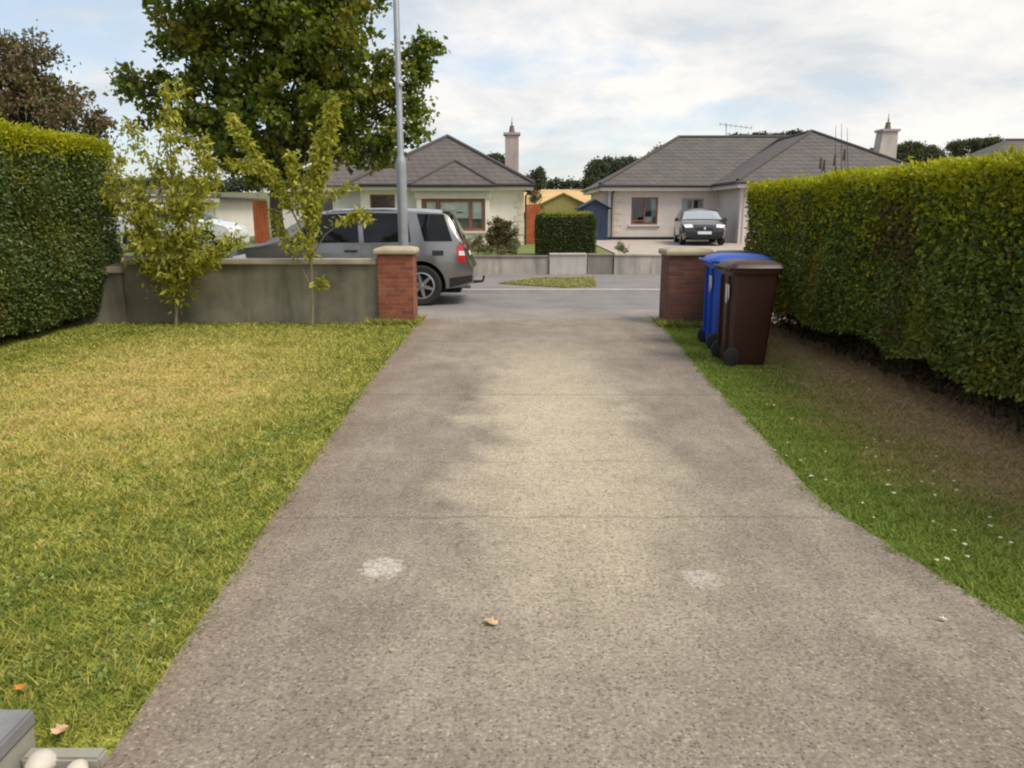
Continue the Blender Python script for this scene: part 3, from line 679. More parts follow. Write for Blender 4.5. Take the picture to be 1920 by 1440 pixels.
young_tree('wide leafy young tree with yellow green leaves, left of the two by the wall', (330, 610), 11.0, [
    ([(330, 612), (331, 585), (326, 560)], 0, .034, 1.1, .05, 0),
    ([(326, 562), (300, 520), (280, 470), (272, 400), (262, 330)], .1, .020, .18, .17, 210),
    ([(326, 562), (338, 520), (335, 440), (322, 340), (318, 240), (316, 150)], -.1, .022, .05, .15, 230),
    ([(330, 545), (355, 480), (370, 400), (372, 320), (380, 255)], -.3, .016, .1, .16, 210),
    ([(335, 530), (370, 490), (420, 455), (455, 445)], -.2, .012, .25, .10, 160),
    ([(325, 470), (285, 420), (240, 385), (205, 370)], .05, .012, .2, .14, 150),
    ([(330, 450), (345, 380), (395, 340), (405, 310)], .3, .012, .2, .15, 210),
    ([(322, 380), (295, 320), (255, 270), (245, 225)], .2, .010, .2, .11, 110),
    ([(340, 520), (360, 500), (395, 480), (400, 470)], -.3, .010, .2, .12, 140),
    ([(326, 500), (290, 450), (250, 430)], .3, .010, .2, .17, 180),
    ([(300, 470), (255, 400), (228, 330), (215, 290)], .15, .010, .2, .15, 170),
    ([(326, 520), (275, 470), (235, 430)], -.2, .010, .3, .15, 150),
    ([(335, 500), (350, 430), (345, 370)], -.2, .010, .2, .20, 210),
], 3)
young_tree('slender young tree with spindly upright shoots, next to the brick pier', (585, 612), 11.0, [
    ([(585, 614), (586, 560), (584, 500), (582, 450)], 0, .028, 1.1, .05, 0),
    ([(582, 455), (585, 400), (592, 330), (610, 260), (622, 215), (627, 182)], -.1, .020, .1, .085, 420),
    ([(582, 470), (560, 420), (520, 340), (490, 300), (455, 260), (432, 212)], .2, .016, .28, .075, 330),
    ([(584, 540), (555, 480), (530, 440), (515, 390)], .3, .010, .4, .06, 90),
    ([(584, 450), (570, 380), (545, 310), (540, 285)], 0, .012, .25, .085, 260),
    ([(584, 480), (610, 440), (650, 410), (680, 395), (692, 410)], -.3, .010, .45, .06, 190),
    ([(590, 420), (615, 370), (640, 350), (672, 345)], -.1, .009, .4, .05, 110),
    ([(588, 560), (600, 530), (606, 515)], 0, .006, .4, .04, 80),
    ([(583, 500), (572, 460), (560, 440)], -.2, .008, .2, .07, 140),
    ([(592, 350), (602, 300), (600, 260)], .1, .008, .1, .07, 330),
    ([(500, 310), (470, 310), (430, 300)], .2, .007, .2, .06, 220),
], 5)

def shrub(name, label, cat, base, blobs, mat, size, clump, per, dens, stems=5, asp=.55, bark='twig', group=None, part='crown', stem_name='stem'):
    t = thing(name, label, cat, base, group=group)
    P = crown_pts(blobs, clump, per, dens); V, Fc = leaves(P, size, asp, (0, 0, .1), (0, 0, .4)); np_mesh(part, V, Fc, mat, t, base)
    b = MB()
    for q in blobs:
        for _ in range(stems):
            e = Vector(q[:3]) + Vector((random.uniform(-.8, .8) * q[3], random.uniform(-.8, .8) * q[4], random.uniform(-.3, .9) * q[5]))
            s0 = Vector(base) + Vector((random.uniform(-.06, .06), random.uniform(-.06, .06), -.04)); rr = max(.008, (e - s0).length * .007)
            b.tube([s0, s0.lerp(e, .5) + Vector((0, 0, .05 * (e - s0).length)), e], [rr, rr * .6, rr * .25], 5)
    b.build(stem_name, M[bark], t, org=base); return t
# rusty overgrown shrub behind the left hedge
bl = [px_blob(*q) for q in [(30, 190, 85, 70, 13.2), (120, 215, 70, 50, 13.2), (185, 240, 40, 30, 13.2), (60, 120, 45, 50, 13.2), (15, 90, 30, 40, 13.2), (-60, 150, 90, 90, 13.2), (110, 170, 30, 30, 13.2), (60, 75, 15, 30, 13.2), (60, 330, 110, 80, 13.2)]]
shrub('overgrown_shrub', 'straggly reddish brown shrub rising behind the left hedge', 'shrub', (at(60, 400, 13.2).x, 13.2, -.05), bl, M['rust_leaf'], .075, .16, 40, 75, 5)

# ------------------------------------------------------------------ lamp post
lx, ly = at(757, 470, 12.35).x, 12.35
t = thing('street_lamp', 'tall galvanised lamp post rising behind the red brick pier', 'street lamp', (lx, ly, 0))
MB().lathe([(.11, -.05), (.11, .02), (.082, .04), (.08, 2.35), (.075, 2.42), (.05, 2.5), (.038, 8.0), (.03, 8.05)], 'z', n=20).build('post', M['galv'], t, smooth=True)
MB().box(-.045, .045, -.092, -.07, .45, .95, .006).build('access_door', M['galv'], t)
MB().tube([(0, 0, 7.95), (0, .15, 8.15), (0, .6, 8.25), (0, 1.0, 8.27)], [.03, .028, .025, .025], 10).build('arm', M['galv'], t, smooth=True)
MB().loft([[(a * sx, .95 + l, 8.27 + zz) for a, zz in ((-.06, -.03), (.06, -.03), (.10, .02), (.06, .07), (-.06, .07), (-.10, .02))] for sx, l in ((.6, 0), (1.2, .15), (1.3, .4), (.7, .6))]).build('lamp_head', M['galv'], t, smooth=True)
MB().tube([(.03, -.03, 3.55), (.07, -.06, 3.52)], .03, 8).build('bracket', M['sticker'], t)

# ------------------------------------------------------------------ cars
def interp(pts, x):
    xs_, ys_ = zip(*pts); return float(np.interp(x, xs_, ys_))
def smooth_interp(pts, x, r=.05): return sum(interp(pts, x + r * k / 2) for k in (-2, -1, 0, 1, 2)) / 5
class Car:
    def __init__(s, L, W, top, belt, wheels, wr, sill, tumble, Hroof):
        s.L, s.W, s.top, s.belt, s.wx, s.wr, s.sill, s.tum, s.H = L, W, top, belt, wheels, wr, sill, tumble, Hroof
    def zt(s, x): return smooth_interp(s.top, x, .03)
    def hw(s, x):
        d = max(0, min(x, s.L - x)); k = max(0, 1 - d / .7); return s.W / 2 * (1 - .16 * k * k)
    def zs(s, x): return min(interp(s.belt, x), s.zt(x) - .035)
    def zl(s, x):
        z = interp(s.sill, x)
        for w in s.wx:
            R_ = s.wr + .075
            if abs(x - w) < R_: z = max(z, s.wr + math.sqrt(R_ * R_ - (x - w) ** 2))
        return min(z, s.zs(x) - .02)
    def edge(s, x):
        zs, zt = s.zs(x), s.zt(x); k = max(0, (zt - zs) / (s.H - interp(s.belt, x)))
        return s.ys(x, zs) - k * s.tum, zt - .02 - .045 * k
    def ys(s, x, z):
        """half width of the side at height z"""
        zs = s.zs(x); h = s.hw(x)
        lo = h * (1 - .045 * ((min(z, zs) - .72) / .45) ** 2)
        if z <= zs: return lo
        ye, ze = s.edge(x); u = (z - zs) / max(1e-4, ze - zs); return lo + (ye - lo) * u - .0 + .02 * math.sin(math.pi * min(1, max(0, u)))
    def section(s, x):
        zl, zs = s.zl(x), s.zs(x); ye, ze = s.edge(x); zt = s.zt(x); p = []
        for i in range(8): z = zl + (zs - zl) * i / 7; p.append((s.ys(x, z), z))
        for i in range(1, 6): z = zs + (ze - zs) * i / 5; p.append((s.ys(x, z), z))
        for i in range(1, 7): v = 1 - i / 6; p.append((ye * v, ze + (zt - ze) * (1 - v * v)))
        full = [(x, a, b) for a, b in p] + [(x, -a, b) for a, b in p[-2::-1]]
        return full
    def body(s, mat, parent):
        X = sorted(set([round(v, 3) for v in np.concatenate([np.linspace(0, s.L, 90), [v for w in s.wx for v in w + (s.wr + .075) * np.cos(np.linspace(0, math.pi, 25))], np.linspace(0, .6, 30)])]))
        b = MB(); b.grid([s.section(x) for x in X])
        b.bm.verts.ensure_lookup_table(); n = len(s.section(0))
        b.bm.faces.new([b.bm.verts[i] for i in range(n)]); b.bm.faces.new([b.bm.verts[len(b.bm.verts) - n + i] for i in range(n)])
        return b.build('body', mat, parent, smooth=True)
    def side(s, name, quad, mat, parent, sg=1, off=.006, nx=14, nz=5, solid=.012):
        """patch on the flank: quad of (x,z) rear-bottom, front-bottom, front-top, rear-top"""
        P = []
        for i in range(nx + 1):
            row = []
            for j in range(nz + 1):
                u, v = i / nx, j / nz
                x = (1 - v) * ((1 - u) * quad[0][0] + u * quad[1][0]) + v * ((1 - u) * quad[3][0] + u * quad[2][0])
                z = (1 - v) * ((1 - u) * quad[0][1] + u * quad[1][1]) + v * ((1 - u) * quad[3][1] + u * quad[2][1])
                row.append((x, sg * (s.ys(x, z) + off), z))
            P.append(row)
        return MB().grid(P).build(name, mat, parent, smooth='full', solid=0)
    def cross(s, name, x0, x1, v0, v1, mat, parent, off, nx=8, nv=12, taper=0):
        P = []
        for i in range(nx + 1):
            x = x0 + (x1 - x0) * i / nx; ye, ze = s.edge(x); zt = s.zt(x); row = []
            for j in range(nv + 1):
                v = (v0 + (v1 - v0) * j / nv) * (1 - taper * i / nx); row.append((x + off[0], ye * v, ze + (zt - ze) * (1 - v * v) + off[1]))
            P.append(row)
        return MB().grid(P).build(name, mat, parent, smooth='full')
    def wheels(s, parent, spokes=5, rimmat='alloy'):
        for w in s.wx:
            for sg in (1, -1):
                y = sg * (s.W / 2 - .125)
                wh = MB().lathe([(s.wr * .66, -.10), (s.wr * .9, -.11), (s.wr, -.085), (s.wr, .085), (s.wr * .9, .11), (s.wr * .66, .10)], 'y', (0, 0, 0), 32, False).build('wheel', M['rubber'], parent, smooth=True)
                wh.location = (w, y, s.wr)
                b = MB(); r = s.wr * .665
                b.lathe([(r, -sg * .09), (r, sg * .095), (r * .9, sg * .10), (r * .87, sg * .04)], 'y', (0, 0, 0), 28, False)
                for k in range(spokes):
                    a = 2 * math.pi * k / spokes + .3; d = Vector((math.cos(a), 0, math.sin(a))); q = Vector((-math.sin(a), 0, math.cos(a)))
                    pts = [d * r * .15 - q * .035, d * r * .9 - q * .022, d * r * .9 + q * .022, d * r * .15 + q * .035]
                    b.poly_solid([p + Vector((0, sg * .062, 0)) for p in pts], (0, sg * .03, 0))
                b.lathe([(.045, sg * .06), (.045, sg * .1), (.02, sg * .105)], 'y', (0, 0, 0), 14)
                MB().lathe([(r * .9, sg * .02), (r * .9, sg * .035), (.02, sg * .035)], 'y', (0, 0, 0), 24).build('brake_disc', M['dark'], wh, smooth=True)
                rim = b.build('rim', M[rimmat], wh, smooth=True)
        MB().box(.25, s.L - .25, -s.W / 2 + .26, s.W / 2 - .26, .22, .75).build('underbody', M['dark'], parent)
        for w in s.wx:
            for sg in (1, -1):
                b = MB(); yo, yi = sg * (s.W / 2 - .035), sg * (s.W / 2 - .30); Rr = s.wr + .07
                b.grid([[(w + Rr * math.cos(a), yy, s.wr + Rr * math.sin(a)) for a in np.linspace(-.25, math.pi + .25, 16)] for yy in (yo, yi)])
                b.build('wheel_arch', M['dark'], parent, smooth=True)

# --- grey estate-type 4x4 parked on the near side of the road, nose to the left
t = thing('parked_car', 'grey four wheel drive car parked on the road behind the wall and red brick pier', 'car', (-.70, 14.60, -.035), math.pi)
c = Car(4.5, 1.91, [(0, .62), (.03, .74), (.09, .80), (.13, .98), (.20, 1.16), (.33, 1.45), (.44, 1.655), (.52, 1.70), (.9, 1.725), (1.7, 1.74), (2.5, 1.725), (2.9, 1.65), (3.25, 1.44), (3.72, 1.14), (4.1, 1.06), (4.35, .97), (4.46, .82), (4.5, .62)],
        [(0, 1.10), (1.0, 1.11), (3.0, 1.08), (4.5, 1.0)], [.93, 3.59], .365, [(0, .42), (.15, .34), (.6, .30), (3.9, .30), (4.35, .33), (4.5, .42)], .20, 1.74)
c.body(M['suv'], t)
for sg in (1, -1):
    c.side('rear_quarter_window', [(.36, 1.15), (.86, 1.15), (1.0, 1.63), (.52, 1.62)], M['carglass'], t, sg)
    c.side('rear_door_window', [(1.10, 1.14), (1.93, 1.13), (1.98, 1.645), (1.17, 1.635)], M['carglass'], t, sg)
    c.side('front_door_window', [(2.02, 1.13), (3.30, 1.12), (2.80, 1.61), (2.06, 1.645)], M['carglass'], t, sg)
    c.side('sill_cladding', [(1.40, .305), (3.10, .305), (3.10, .42), (1.40, .42)], M['black'], t, sg, .01)
    c.side('bumper_cladding', [(.02, .43), (.42, .33), (.42, .50), (.02, .55)], M['black'], t, sg, .01)
    d = c.side('door', [(1.08, .45), (1.96, .45), (1.96, 1.09), (1.08, 1.09)], M['suv'], t, sg, .006)
    hb = c.side('handle', [(1.14, .96), (1.34, .96), (1.34, 1.0), (1.14, 1.0)], M['black'], d, sg, .03, 4, 2)
    d = c.side('door', [(1.985, .45), (3.02, .45), (3.05, 1.08), (1.985, 1.09)], M['suv'], t, sg, .006)
    hb = c.side('handle', [(2.05, .96), (2.28, .96), (2.28, 1.0), (2.05, 1.0)], M['black'], d, sg, .03, 4, 2)
    c.side('tail_light', [(.13, .77), (.27, .80), (.29, 1.08), (.17, 1.08)], M['red'], t, sg, .008, 6, 6)
    c.side('indicator_lens', [(.14, .90), (.25, .90), (.25, .98), (.155, .98)], M['lens'], t, sg, .014, 4, 4)
    c.side('dark_flank_patch', [(.52, .90), (.72, .90), (.72, .99), (.52, .99)], M['black'], t, sg, .006, 4, 3)  # small dark rectangle on the rear flank
    c.side('headlight', [(4.02, .78), (4.30, .76), (4.30, .88), (4.05, .93)], M['lens'], t, sg, .008, 6, 4)
    MB().box(2.98, 3.16, sg * .97 - .1 * (sg < 0), sg * .97 + .1 * (sg > 0), 1.08, 1.24, .03).build('wing_mirror', M['suv'], t, smooth=True)
for v0, v1 in ((-.98, -.72), (.72, .98)):
    c.cross('tail_light', .125, .19, v0, v1, M['red'], t, (-.012, .004), 5, 5)
    c.cross('reversing_light', .15, .175, v0 * .98, v1 * .98, M['lens'], t, (-.018, .006), 3, 5)
c.cross('rear_window', .205, .42, -.86, .86, M['carglass'], t, (-.008, .006))
c.cross('windscreen', 2.92, 3.66, -.92, .92, M['carglass'], t, (.006, .008))
c.cross('number_plate', .10, .125, -.3, .3, M['plate'], t, (-.014, .006), 2, 4)
MB().loft([[(.30 + dx, y, z) for dx, z in ((.28, 1.715), (0, 1.69), (-.06, 1.665), (0, 1.655), (.25, 1.67))] for y in (-.62, -.3, 0, .3, .62)]).build('spoiler', M['suv'], t, smooth=True)
MB().box(.22, .30, -.60, .60, 1.64, 1.655).build('spoiler_lip', M['black'], t)
MB().tube([(.35, 0, .36), (.0, 0, .36), (-.14, 0, .37), (-.16, 0, .43)], [.03, .03, .026, .022], 10).lathe([(.005, -.01), (.025, .01), (.025, .03), (.005, .05)], 'z', (-.16, 0, .43), 12).build('tow_bar', M['black'], t, smooth=True)
MB().tube([(.5, .5, .30), (.06, .5, .30)], .028, 10).build('exhaust', M['galv'], t)
c.wheels(t, 6)

# --- black hatchback in front of the right bungalow, nose towards the road
bz = terrain(0, 30)
t = thing('parked_car', 'black car parked nose out in front of the right bungalow', 'car', (7.52, 32.1, bz + .03), R(-97)); t.scale = (.95, .95, .93)
c2 = Car(4.1, 1.74, [(0, .6), (.08, .85), (.2, 1.05), (.4, 1.33), (.6, 1.43), (1.3, 1.47), (2.0, 1.45), (2.4, 1.36), (3.1, .99), (3.5, .92), (3.9, .80), (4.05, .68), (4.1, .52)],
         [(0, .93), (2, .92), (4.1, .88)], [.72, 3.3], .31, [(0, .36), (.2, .25), (3.9, .22), (4.1, .30)], .22, 1.47)
c2.body(M['carblack'], t)
for sg in (1, -1):
    c2.side('side_window', [(.75, .96), (1.55, .95), (1.55, 1.38), (.95, 1.36)], M['carglass'], t, sg)
    c2.side('side_window', [(1.62, .95), (2.75, .95), (2.3, 1.32), (1.62, 1.38)], M['carglass'], t, sg)
    c2.cross('headlight', 3.82, 4.02, sg * .98, sg * .58, M['lens'], t, (.012, .004), 4, 5)
    MB().box(2.55, 2.7, sg * .95 - .09, sg * .95 + .09, .92, 1.06, .03).build('wing_mirror', M['carblack'], t, smooth=True)
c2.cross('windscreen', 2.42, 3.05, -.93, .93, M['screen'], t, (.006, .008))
c2.cross('grille', 4.035, 4.07, -.45, -.08, M['dark'], t, (.012, .002), 3, 5)
c2.cross('grille', 4.035, 4.07, .08, .45, M['dark'], t, (.012, .002), 3, 5)
MB().poly_solid([(4.125, 0, .60), (4.125, .045, .67), (4.10, 0, .74), (4.125, -.045, .67)], (.008, 0, 0)).build('badge', M['chrome'], t)
MB().box(4.095, 4.125, -.26, .26, .44, .55, .004).build('number_plate', M['plate'], t)
MB().box(4.02, 4.11, -.55, .55, .26, .38, .01).build('lower_grille', M['dark'], t)
c2.wheels(t, 6)

# --- white hatchback far left
wz = terrain(0, 27)
t = thing('parked_car', 'white hatchback seen between the young trees in the left house drive', 'car', (-12.8, 25.6, wz + .03), R(-4))
c3 = Car(3.9, 1.68, c2.top[:-1] and [(x * 3.9 / 4.1, z) for x, z in c2.top], c2.belt, [.7, 3.1], .30, c2.sill, .2, 1.47)
c3.body(M['carwhite'], t)
for sg in (1, -1):
    c3.side('side_window', [(.70, .96), (1.45, .95), (1.45, 1.38), (.9, 1.36)], M['carglass'], t, sg)
    c3.side('side_window', [(1.52, .95), (2.65, .95), (2.2, 1.32), (1.52, 1.38)], M['carglass'], t, sg)
    c3.cross('headlight', 3.62, 3.82, sg * .98, sg * .58, M['lens'], t, (.012, .004), 4, 5)
c3.cross('windscreen', 2.32, 2.9, -.93, .93, M['carglass'], t, (.006, .008))
c3.wheels(t, 5)

# ------------------------------------------------------------------ wheelie bins
def rrect(hx, hy, r, z, cx=0, n=5):
    p = []
    for sx, sy, a0 in ((1, 1, 0), (-1, 1, 90), (-1, -1, 180), (1, -1, 270)):
        for k in range(n + 1):
            a = R(a0 + 90 * k / n); p.append((cx + sx * (hx - r) + r * math.cos(a), sy * (hy - r) + r * math.sin(a), z))
    return p
def wheelie_bin(label, loc, rz, mat, sticker=True, tilt=0):
    t = thing('wheelie_bin', label, 'wheelie bin', loc, rz, 'wheelie bins by the gate pier'); t.rotation_euler = (0, tilt, rz); t.scale = (.80, .95, 1.07)
    b = MB()
    b.loft([rrect(.245, .225, .05, .03, .0), rrect(.255, .235, .055, .10, .0), rrect(.30, .268, .06, .88, .03), rrect(.305, .272, .06, .93, .03)])
    b.build('body', mat, t, smooth=True)
    MB().loft([rrect(.325, .288, .06, .925, .03), rrect(.335, .295, .06, .94, .03), rrect(.335, .295, .06, .965, .03), rrect(.32, .28, .06, .972, .03)]).build('rim', mat, t, smooth=True)
    lid = MB().loft([rrect(.355, .30, .07, .968, .045), rrect(.365, .305, .07, .985, .045), rrect(.34, .285, .08, 1.02, .045), rrect(.26, .21, .09, 1.05, .045), rrect(.12, .1, .05, 1.058, .045)]).build('lid', mat, t, smooth=True)
    MB().box(.40, .43, -.12, .12, .955, .985, .01).build('lid_grip', mat, lid, smooth=True)
    MB().tube([(-.30, -.24, .955), (-.365, -.24, .985), (-.375, 0, .99), (-.365, .24, .985), (-.30, .24, .955)], .016, 8).build('handle', mat, t, smooth=True)
    for y in (-.15, .15): MB().box(-.345, -.27, y - .03, y + .03, .95, 1.0, .008).build('hinge', mat, t, smooth=True)
    for y in (-.14, .14): MB().box(-.30, -.245, y - .012, y + .012, .15, .9, .006).build('rib', mat, t)
    MB().tube([(-.235, -.27, .10), (-.235, .27, .10)], .012, 10).build('axle', M['black'], t)
    for y in (-.262, .262):
        w = MB().lathe([(.03, -.028), (.07, -.028), (.095, -.022), (.10, -.012), (.10, .012), (.095, .022), (.07, .028), (.03, .028)], 'y', (0, 0, 0), 26).build('wheel', M['rubber'], t, smooth=True)
        w.location = (-.235, y, .10)
        MB().lathe([(.05, -.03), (.055, -.032), (.02, -.036), (.02, .036), (.055, .032), (.05, .03)], 'y', (0, 0, 0), 18).build('hub', M['black'], w, smooth=True)
    if sticker:
        b = MB(); x = lambda z: -.2602 - .0385 * (z - .1) / .78 * .9
        b.poly_solid([(x(.66) - .004, -.16, .66), (x(.62) - .004, -.10, .62), (x(.64) - .004, -.06, .64), (x(.82) - .004, -.06, .82), (x(.82) - .004, -.19, .82), (x(.70) - .004, -.19, .70)], (-.002, 0, 0)).build('sticker', M['sticker'], t)
    return t
wheelie_bin('brown wheelie bin with a worn white sticker, nearest of the bins', (2.53, 8.22, -.012), R(1), M['bin_brown'])
wheelie_bin('bright blue wheelie bin standing behind the brown one', (2.68, 9.25, -.012), R(-2), M['bin_blue']).scale = (1.0, 1.0, 1.08)
wheelie_bin('dark green wheelie bin mostly hidden behind the blue one', (2.95, 10.2, -.012), R(4), M['bin_green'], False)

# ------------------------------------------------------------------ houses
def wall_open(b, axis, c0, c1, d0, d1, z0, z1, holes):
    """box wall with rectangular openings; axis 'x' runs along x, thickness d0..d1"""
    xs_ = sorted({c0, c1, *[h[0] for h in holes], *[h[1] for h in holes]}); zs_ = sorted({z0, z1, *[h[2] for h in holes], *[h[3] for h in holes]})
    for a, a2 in zip(xs_, xs_[1:]):
        for z, z2 in zip(zs_, zs_[1:]):
            if any(h[0] <= a and a2 <= h[1] and h[2] <= z and z2 <= h[3] for h in holes): continue
            if axis == 'x': b.box(a, a2, d0, d1, z, z2)
            else: b.box(d0, d1, a, a2, z, z2)
def window(par, x0, x1, y, z0, z1, fmat, bars=(), hbars=(), sill=None, w=.07, dressing=None):
    """front-facing window set in an opening at wall face y"""
    f = MB(); yf, yb = y + .05, y + .12
    f.box(x0, x1, yf, yb, z1 - w, z1); f.box(x0, x1, yf, yb, z0, z0 + w)
    f.box(x0, x0 + w, yf, yb, z0 + w, z1 - w); f.box(x1 - w, x1, yf, yb, z0 + w, z1 - w)
    for bx in bars: f.box(bx - w / 2, bx + w / 2, yf + .004, yb - .004, z0 + w, z1 - w)
    for (a, b_, hz) in hbars: f.box(a, b_, yf + .008, yb - .008, hz - w / 2, hz + w / 2)
    fr = f.build('window', fmat, par, org=par.location)
    MB().box(x0 + w, x1 - w, y + .085, y + .092, z0 + w, z1 - w).build('pane', M['glass'], fr, org=par.location)
    if sill: MB().box(x0 - .12, x1 + .12, y - .08, y + .06, z0 - .09, z0 - .003, .01).build('sill', sill, fr, org=par.location)
    for (a, b_, c_, d_, m, nm) in dressing or ():
        MB().box(a, b_, y + .125, y + .135, c_, d_).build(nm, M[m], fr, org=par.location)
    return fr
def roof_poly(faces, th, mat, par, name='roof'):
    b = MB()
    for f in faces: b.poly_solid(f, (0, 0, th))
    return b.build(name, mat, par, org=par.location)
def chimney(par, x0, x1, y0, y1, z0, z1, mat, flare=.0):
    b = MB(); ch = b.loft([[(x0 - flare, y0, z0), (x1 + flare * .3, y0, z0), (x1 + flare * .3, y1, z0), (x0 - flare, y1, z0)], [(x0, y0, z1), (x1, y0, z1), (x1, y1, z1), (x0, y1, z1)]]).build('chimney', mat, par, org=par.location)
    MB().box(x0 - .07, x1 + .07, y0 - .07, y1 + .07, z1 + .002, z1 + .10, .01).build('chimney_cap', M['stack'], ch, org=par.location)
    cx, cy = (x0 + x1) / 2, (y0 + y1) / 2
    MB().lathe([(.11, z1 + .10), (.13, z1 + .14), (.09, z1 + .34), (.11, z1 + .38), (.04, z1 + .40), (.012, z1 + .62), (.01, z1 + .75)], 'z', (cx, cy, 0), 12).build('chimney_pot', M['pot'], ch, smooth=True, org=par.location)
def quoins(par, x0, x1, y, z0, z1, mat, h=.26):
    b = MB(); z = z0; k = 0
    while z + h < z1:
        w = .38 if k % 2 else .24; b.box(x1 - w if x0 < x1 and x0 < 0 else x0, x1 if x0 < 0 else x0 + w, y - .022, y + .01, z + .012, z + h - .012, .006); z += h; k += 1
    b.build('quoin', mat, par, org=par.location)

# --- left bungalow: hipped wing facing the road with a square bay
gz = .40
t = thing('bungalow', 'cream bungalow with brown tiled hipped roof and bay window behind the parked grey car', 'house', (-3, 32, gz))
EZ = 2.62
b = MB()
wall_open(b, 'x', -5.75, .45, 29.6, 29.85, gz - .2, EZ - .02, [(-5.4, -4.45, 1.15, 2.3)])
b.box(.20, .45, 29.85, 37, gz - .2, EZ - .02); b.box(-5.75, -5.5, 29.85, 36.9, gz - .2, EZ - .02); b.box(-9.4, .45, 37.0, 37.2, gz - .2, EZ - .02)
b.box(-9.6, -9.35, 31.5, 37.2, gz - .2, EZ - .02)
b.build('wall', M['cream'], t, org=t.location)
b = MB(); wall_open(b, 'x', -9.35, -5.75, 31.25, 31.5, gz - .2, EZ - .02, [(-8.4, -7.2, 1.1, 2.2)]); b.build('side_wall', M['white'], t, org=t.location)
# bay
by0 = 29.0
b = MB(); wall_open(b, 'x', -3.55, -.85, by0, by0 + .2, gz - .2, 2.44, [(-3.38, -1.0, .95, 2.13)]); b.box(-3.55, -3.35, by0 + .2, 29.6, gz - .2, 2.44); b.box(-1.05, -.85, by0 + .2, 29.6, gz - .2, 2.44)
b.build('bay', M['cream'], t, org=t.location)
MB().box(-3.62, -.78, by0 - .05, by0 + .15, 2.14, 2.43).build('bay_lintel', M['fascia'], t, org=t.location)
fr = window(t, -3.38, -1.0, by0, .95, 2.13, M['frame'], bars=(-2.75, -1.55), sill=M['fascia'], w=.11, dressing=[(-3.2, -2.85, 1.35, 2.1, 'blind', 'blind'), (-2.68, -1.62, 1.42, 2.1, 'blind', 'blind'), (-1.48, -1.12, 1.40, 2.1, 'blind', 'blind')])
window(t, -5.4, -4.45, 29.6, 1.15, 2.3, M['frame'], sill=M['fascia'], dressing=[(-5.35, -4.5, 1.85, 2.28, 'brown_blind', 'blind')])
window(t, -8.4, -7.2, 31.25, 1.1, 2.2, M['frame'], bars=(-7.8,), sill=M['fascia'])
quoins(t, -1, .452, 29.6, gz + .1, EZ - .1, M['quoin'])
ov = .38
x0, x1, y0 = -5.75 - ov, .45 + ov, 29.6 - ov; xm = (x0 + x1) / 2; rise = 1.98; run = (x1 - x0) / 2; ya = y0 + run * .95; ybk = 37.2 + ov
A = (xm, ya, EZ + rise); B = (xm, ybk - run, EZ + rise) if ybk - run > ya else (xm, ya + .4, EZ + rise)
rf = roof_poly([[(x0, y0, EZ), (x1, y0, EZ), A], [(x1, y0, EZ), (x1, ybk, EZ), B, A], [(x0, ybk, EZ), (x0, y0, EZ), A, B], [(x1, ybk, EZ), (x0, ybk, EZ), B]], .07, M['roof2'], t)
MB().tube([(x1, y0, EZ + .09), (A[0], A[1], A[2] + .09)], .075, 8).tube([(x0, y0, EZ + .09), (A[0], A[1], A[2] + .09)], .075, 8).tube([(A[0], A[1], A[2] + .09), (B[0], B[1], B[2] + .09)], .08, 8).build('ridge_tile', M['ridge'], rf, org=t.location)
# bay hip
bx0, bx1 = -3.75, -.62; bm_ = (bx0 + bx1) / 2; br = .93; yb0 = by0 - .25; slope = rise / run
Ab = (bm_, yb0 + (bx1 - bx0) / 2 * .9, EZ - .05 + br); ye = y0 + br / (rise / (ya - y0)) + .5
rb = roof_poly([[(bx0, yb0, EZ - .05), (bx1, yb0, EZ - .05), Ab], [(bx1, yb0, EZ - .05), (bx1, 30.2, EZ - .05), (bm_, 31.6, Ab[2]), Ab], [(bx0, 30.2, EZ - .05), (bx0, yb0, EZ - .05), Ab, (bm_, 31.6, Ab[2])]], .065, M['roof2'], t, 'bay_roof')
MB().tube([(bx0, yb0, EZ + .03), (Ab[0], Ab[1], Ab[2] + .08)], .055, 8).tube([(bx1, yb0, EZ + .03), (Ab[0], Ab[1], Ab[2] + .08)], .055, 8).build('ridge_tile', M['ridge'], rb, org=t.location)
MB().box(bx0 + .04, bx1 - .04, yb0 + .03, yb0 + .06, EZ - .21, EZ - .055).build('fascia', M['fascia'], rb, org=t.location)
MB().tube([(bx0, yb0 - .03, EZ - .03), (bx1, yb0 - .03, EZ - .03)], .055, 8).build('gutter', M['gutter'], rb, org=t.location)
# low left block roof
q0, q1, q2, q3 = -9.6 - ov, -5.0, 31.25 - ov, 37.2
rl = roof_poly([[(q0, q2, EZ), (q1, q2, EZ), (q1, 34.3, EZ + 1.6), (q0 + 3, 34.3, EZ + 1.6)], [(q0, q3, EZ), (q0, q2, EZ), (q0 + 3, 34.3, EZ + 1.6)], [(q1, q3, EZ), (q0, q3, EZ), (q0 + 3, 34.3, EZ + 1.6), (q1, 34.3, EZ + 1.6)]], .07, M['roof2'], t, 'side_roof')
b = MB(); b.box(x0 + .04, x1 - .04, y0 + .03, y0 + .06, EZ - .17, EZ - .004); b.box(x1 - .06, x1 - .03, y0 + .06, ybk, EZ - .17, EZ - .004); b.box(q0 + .04, x0 - .02, q2 + .03, q2 + .06, EZ - .17, EZ - .004)
b.box(x0 + .06, x1 - .06, y0 + .06, 29.6, EZ - .165, EZ - .15); b.build('fascia', M['fascia'], t, org=t.location)
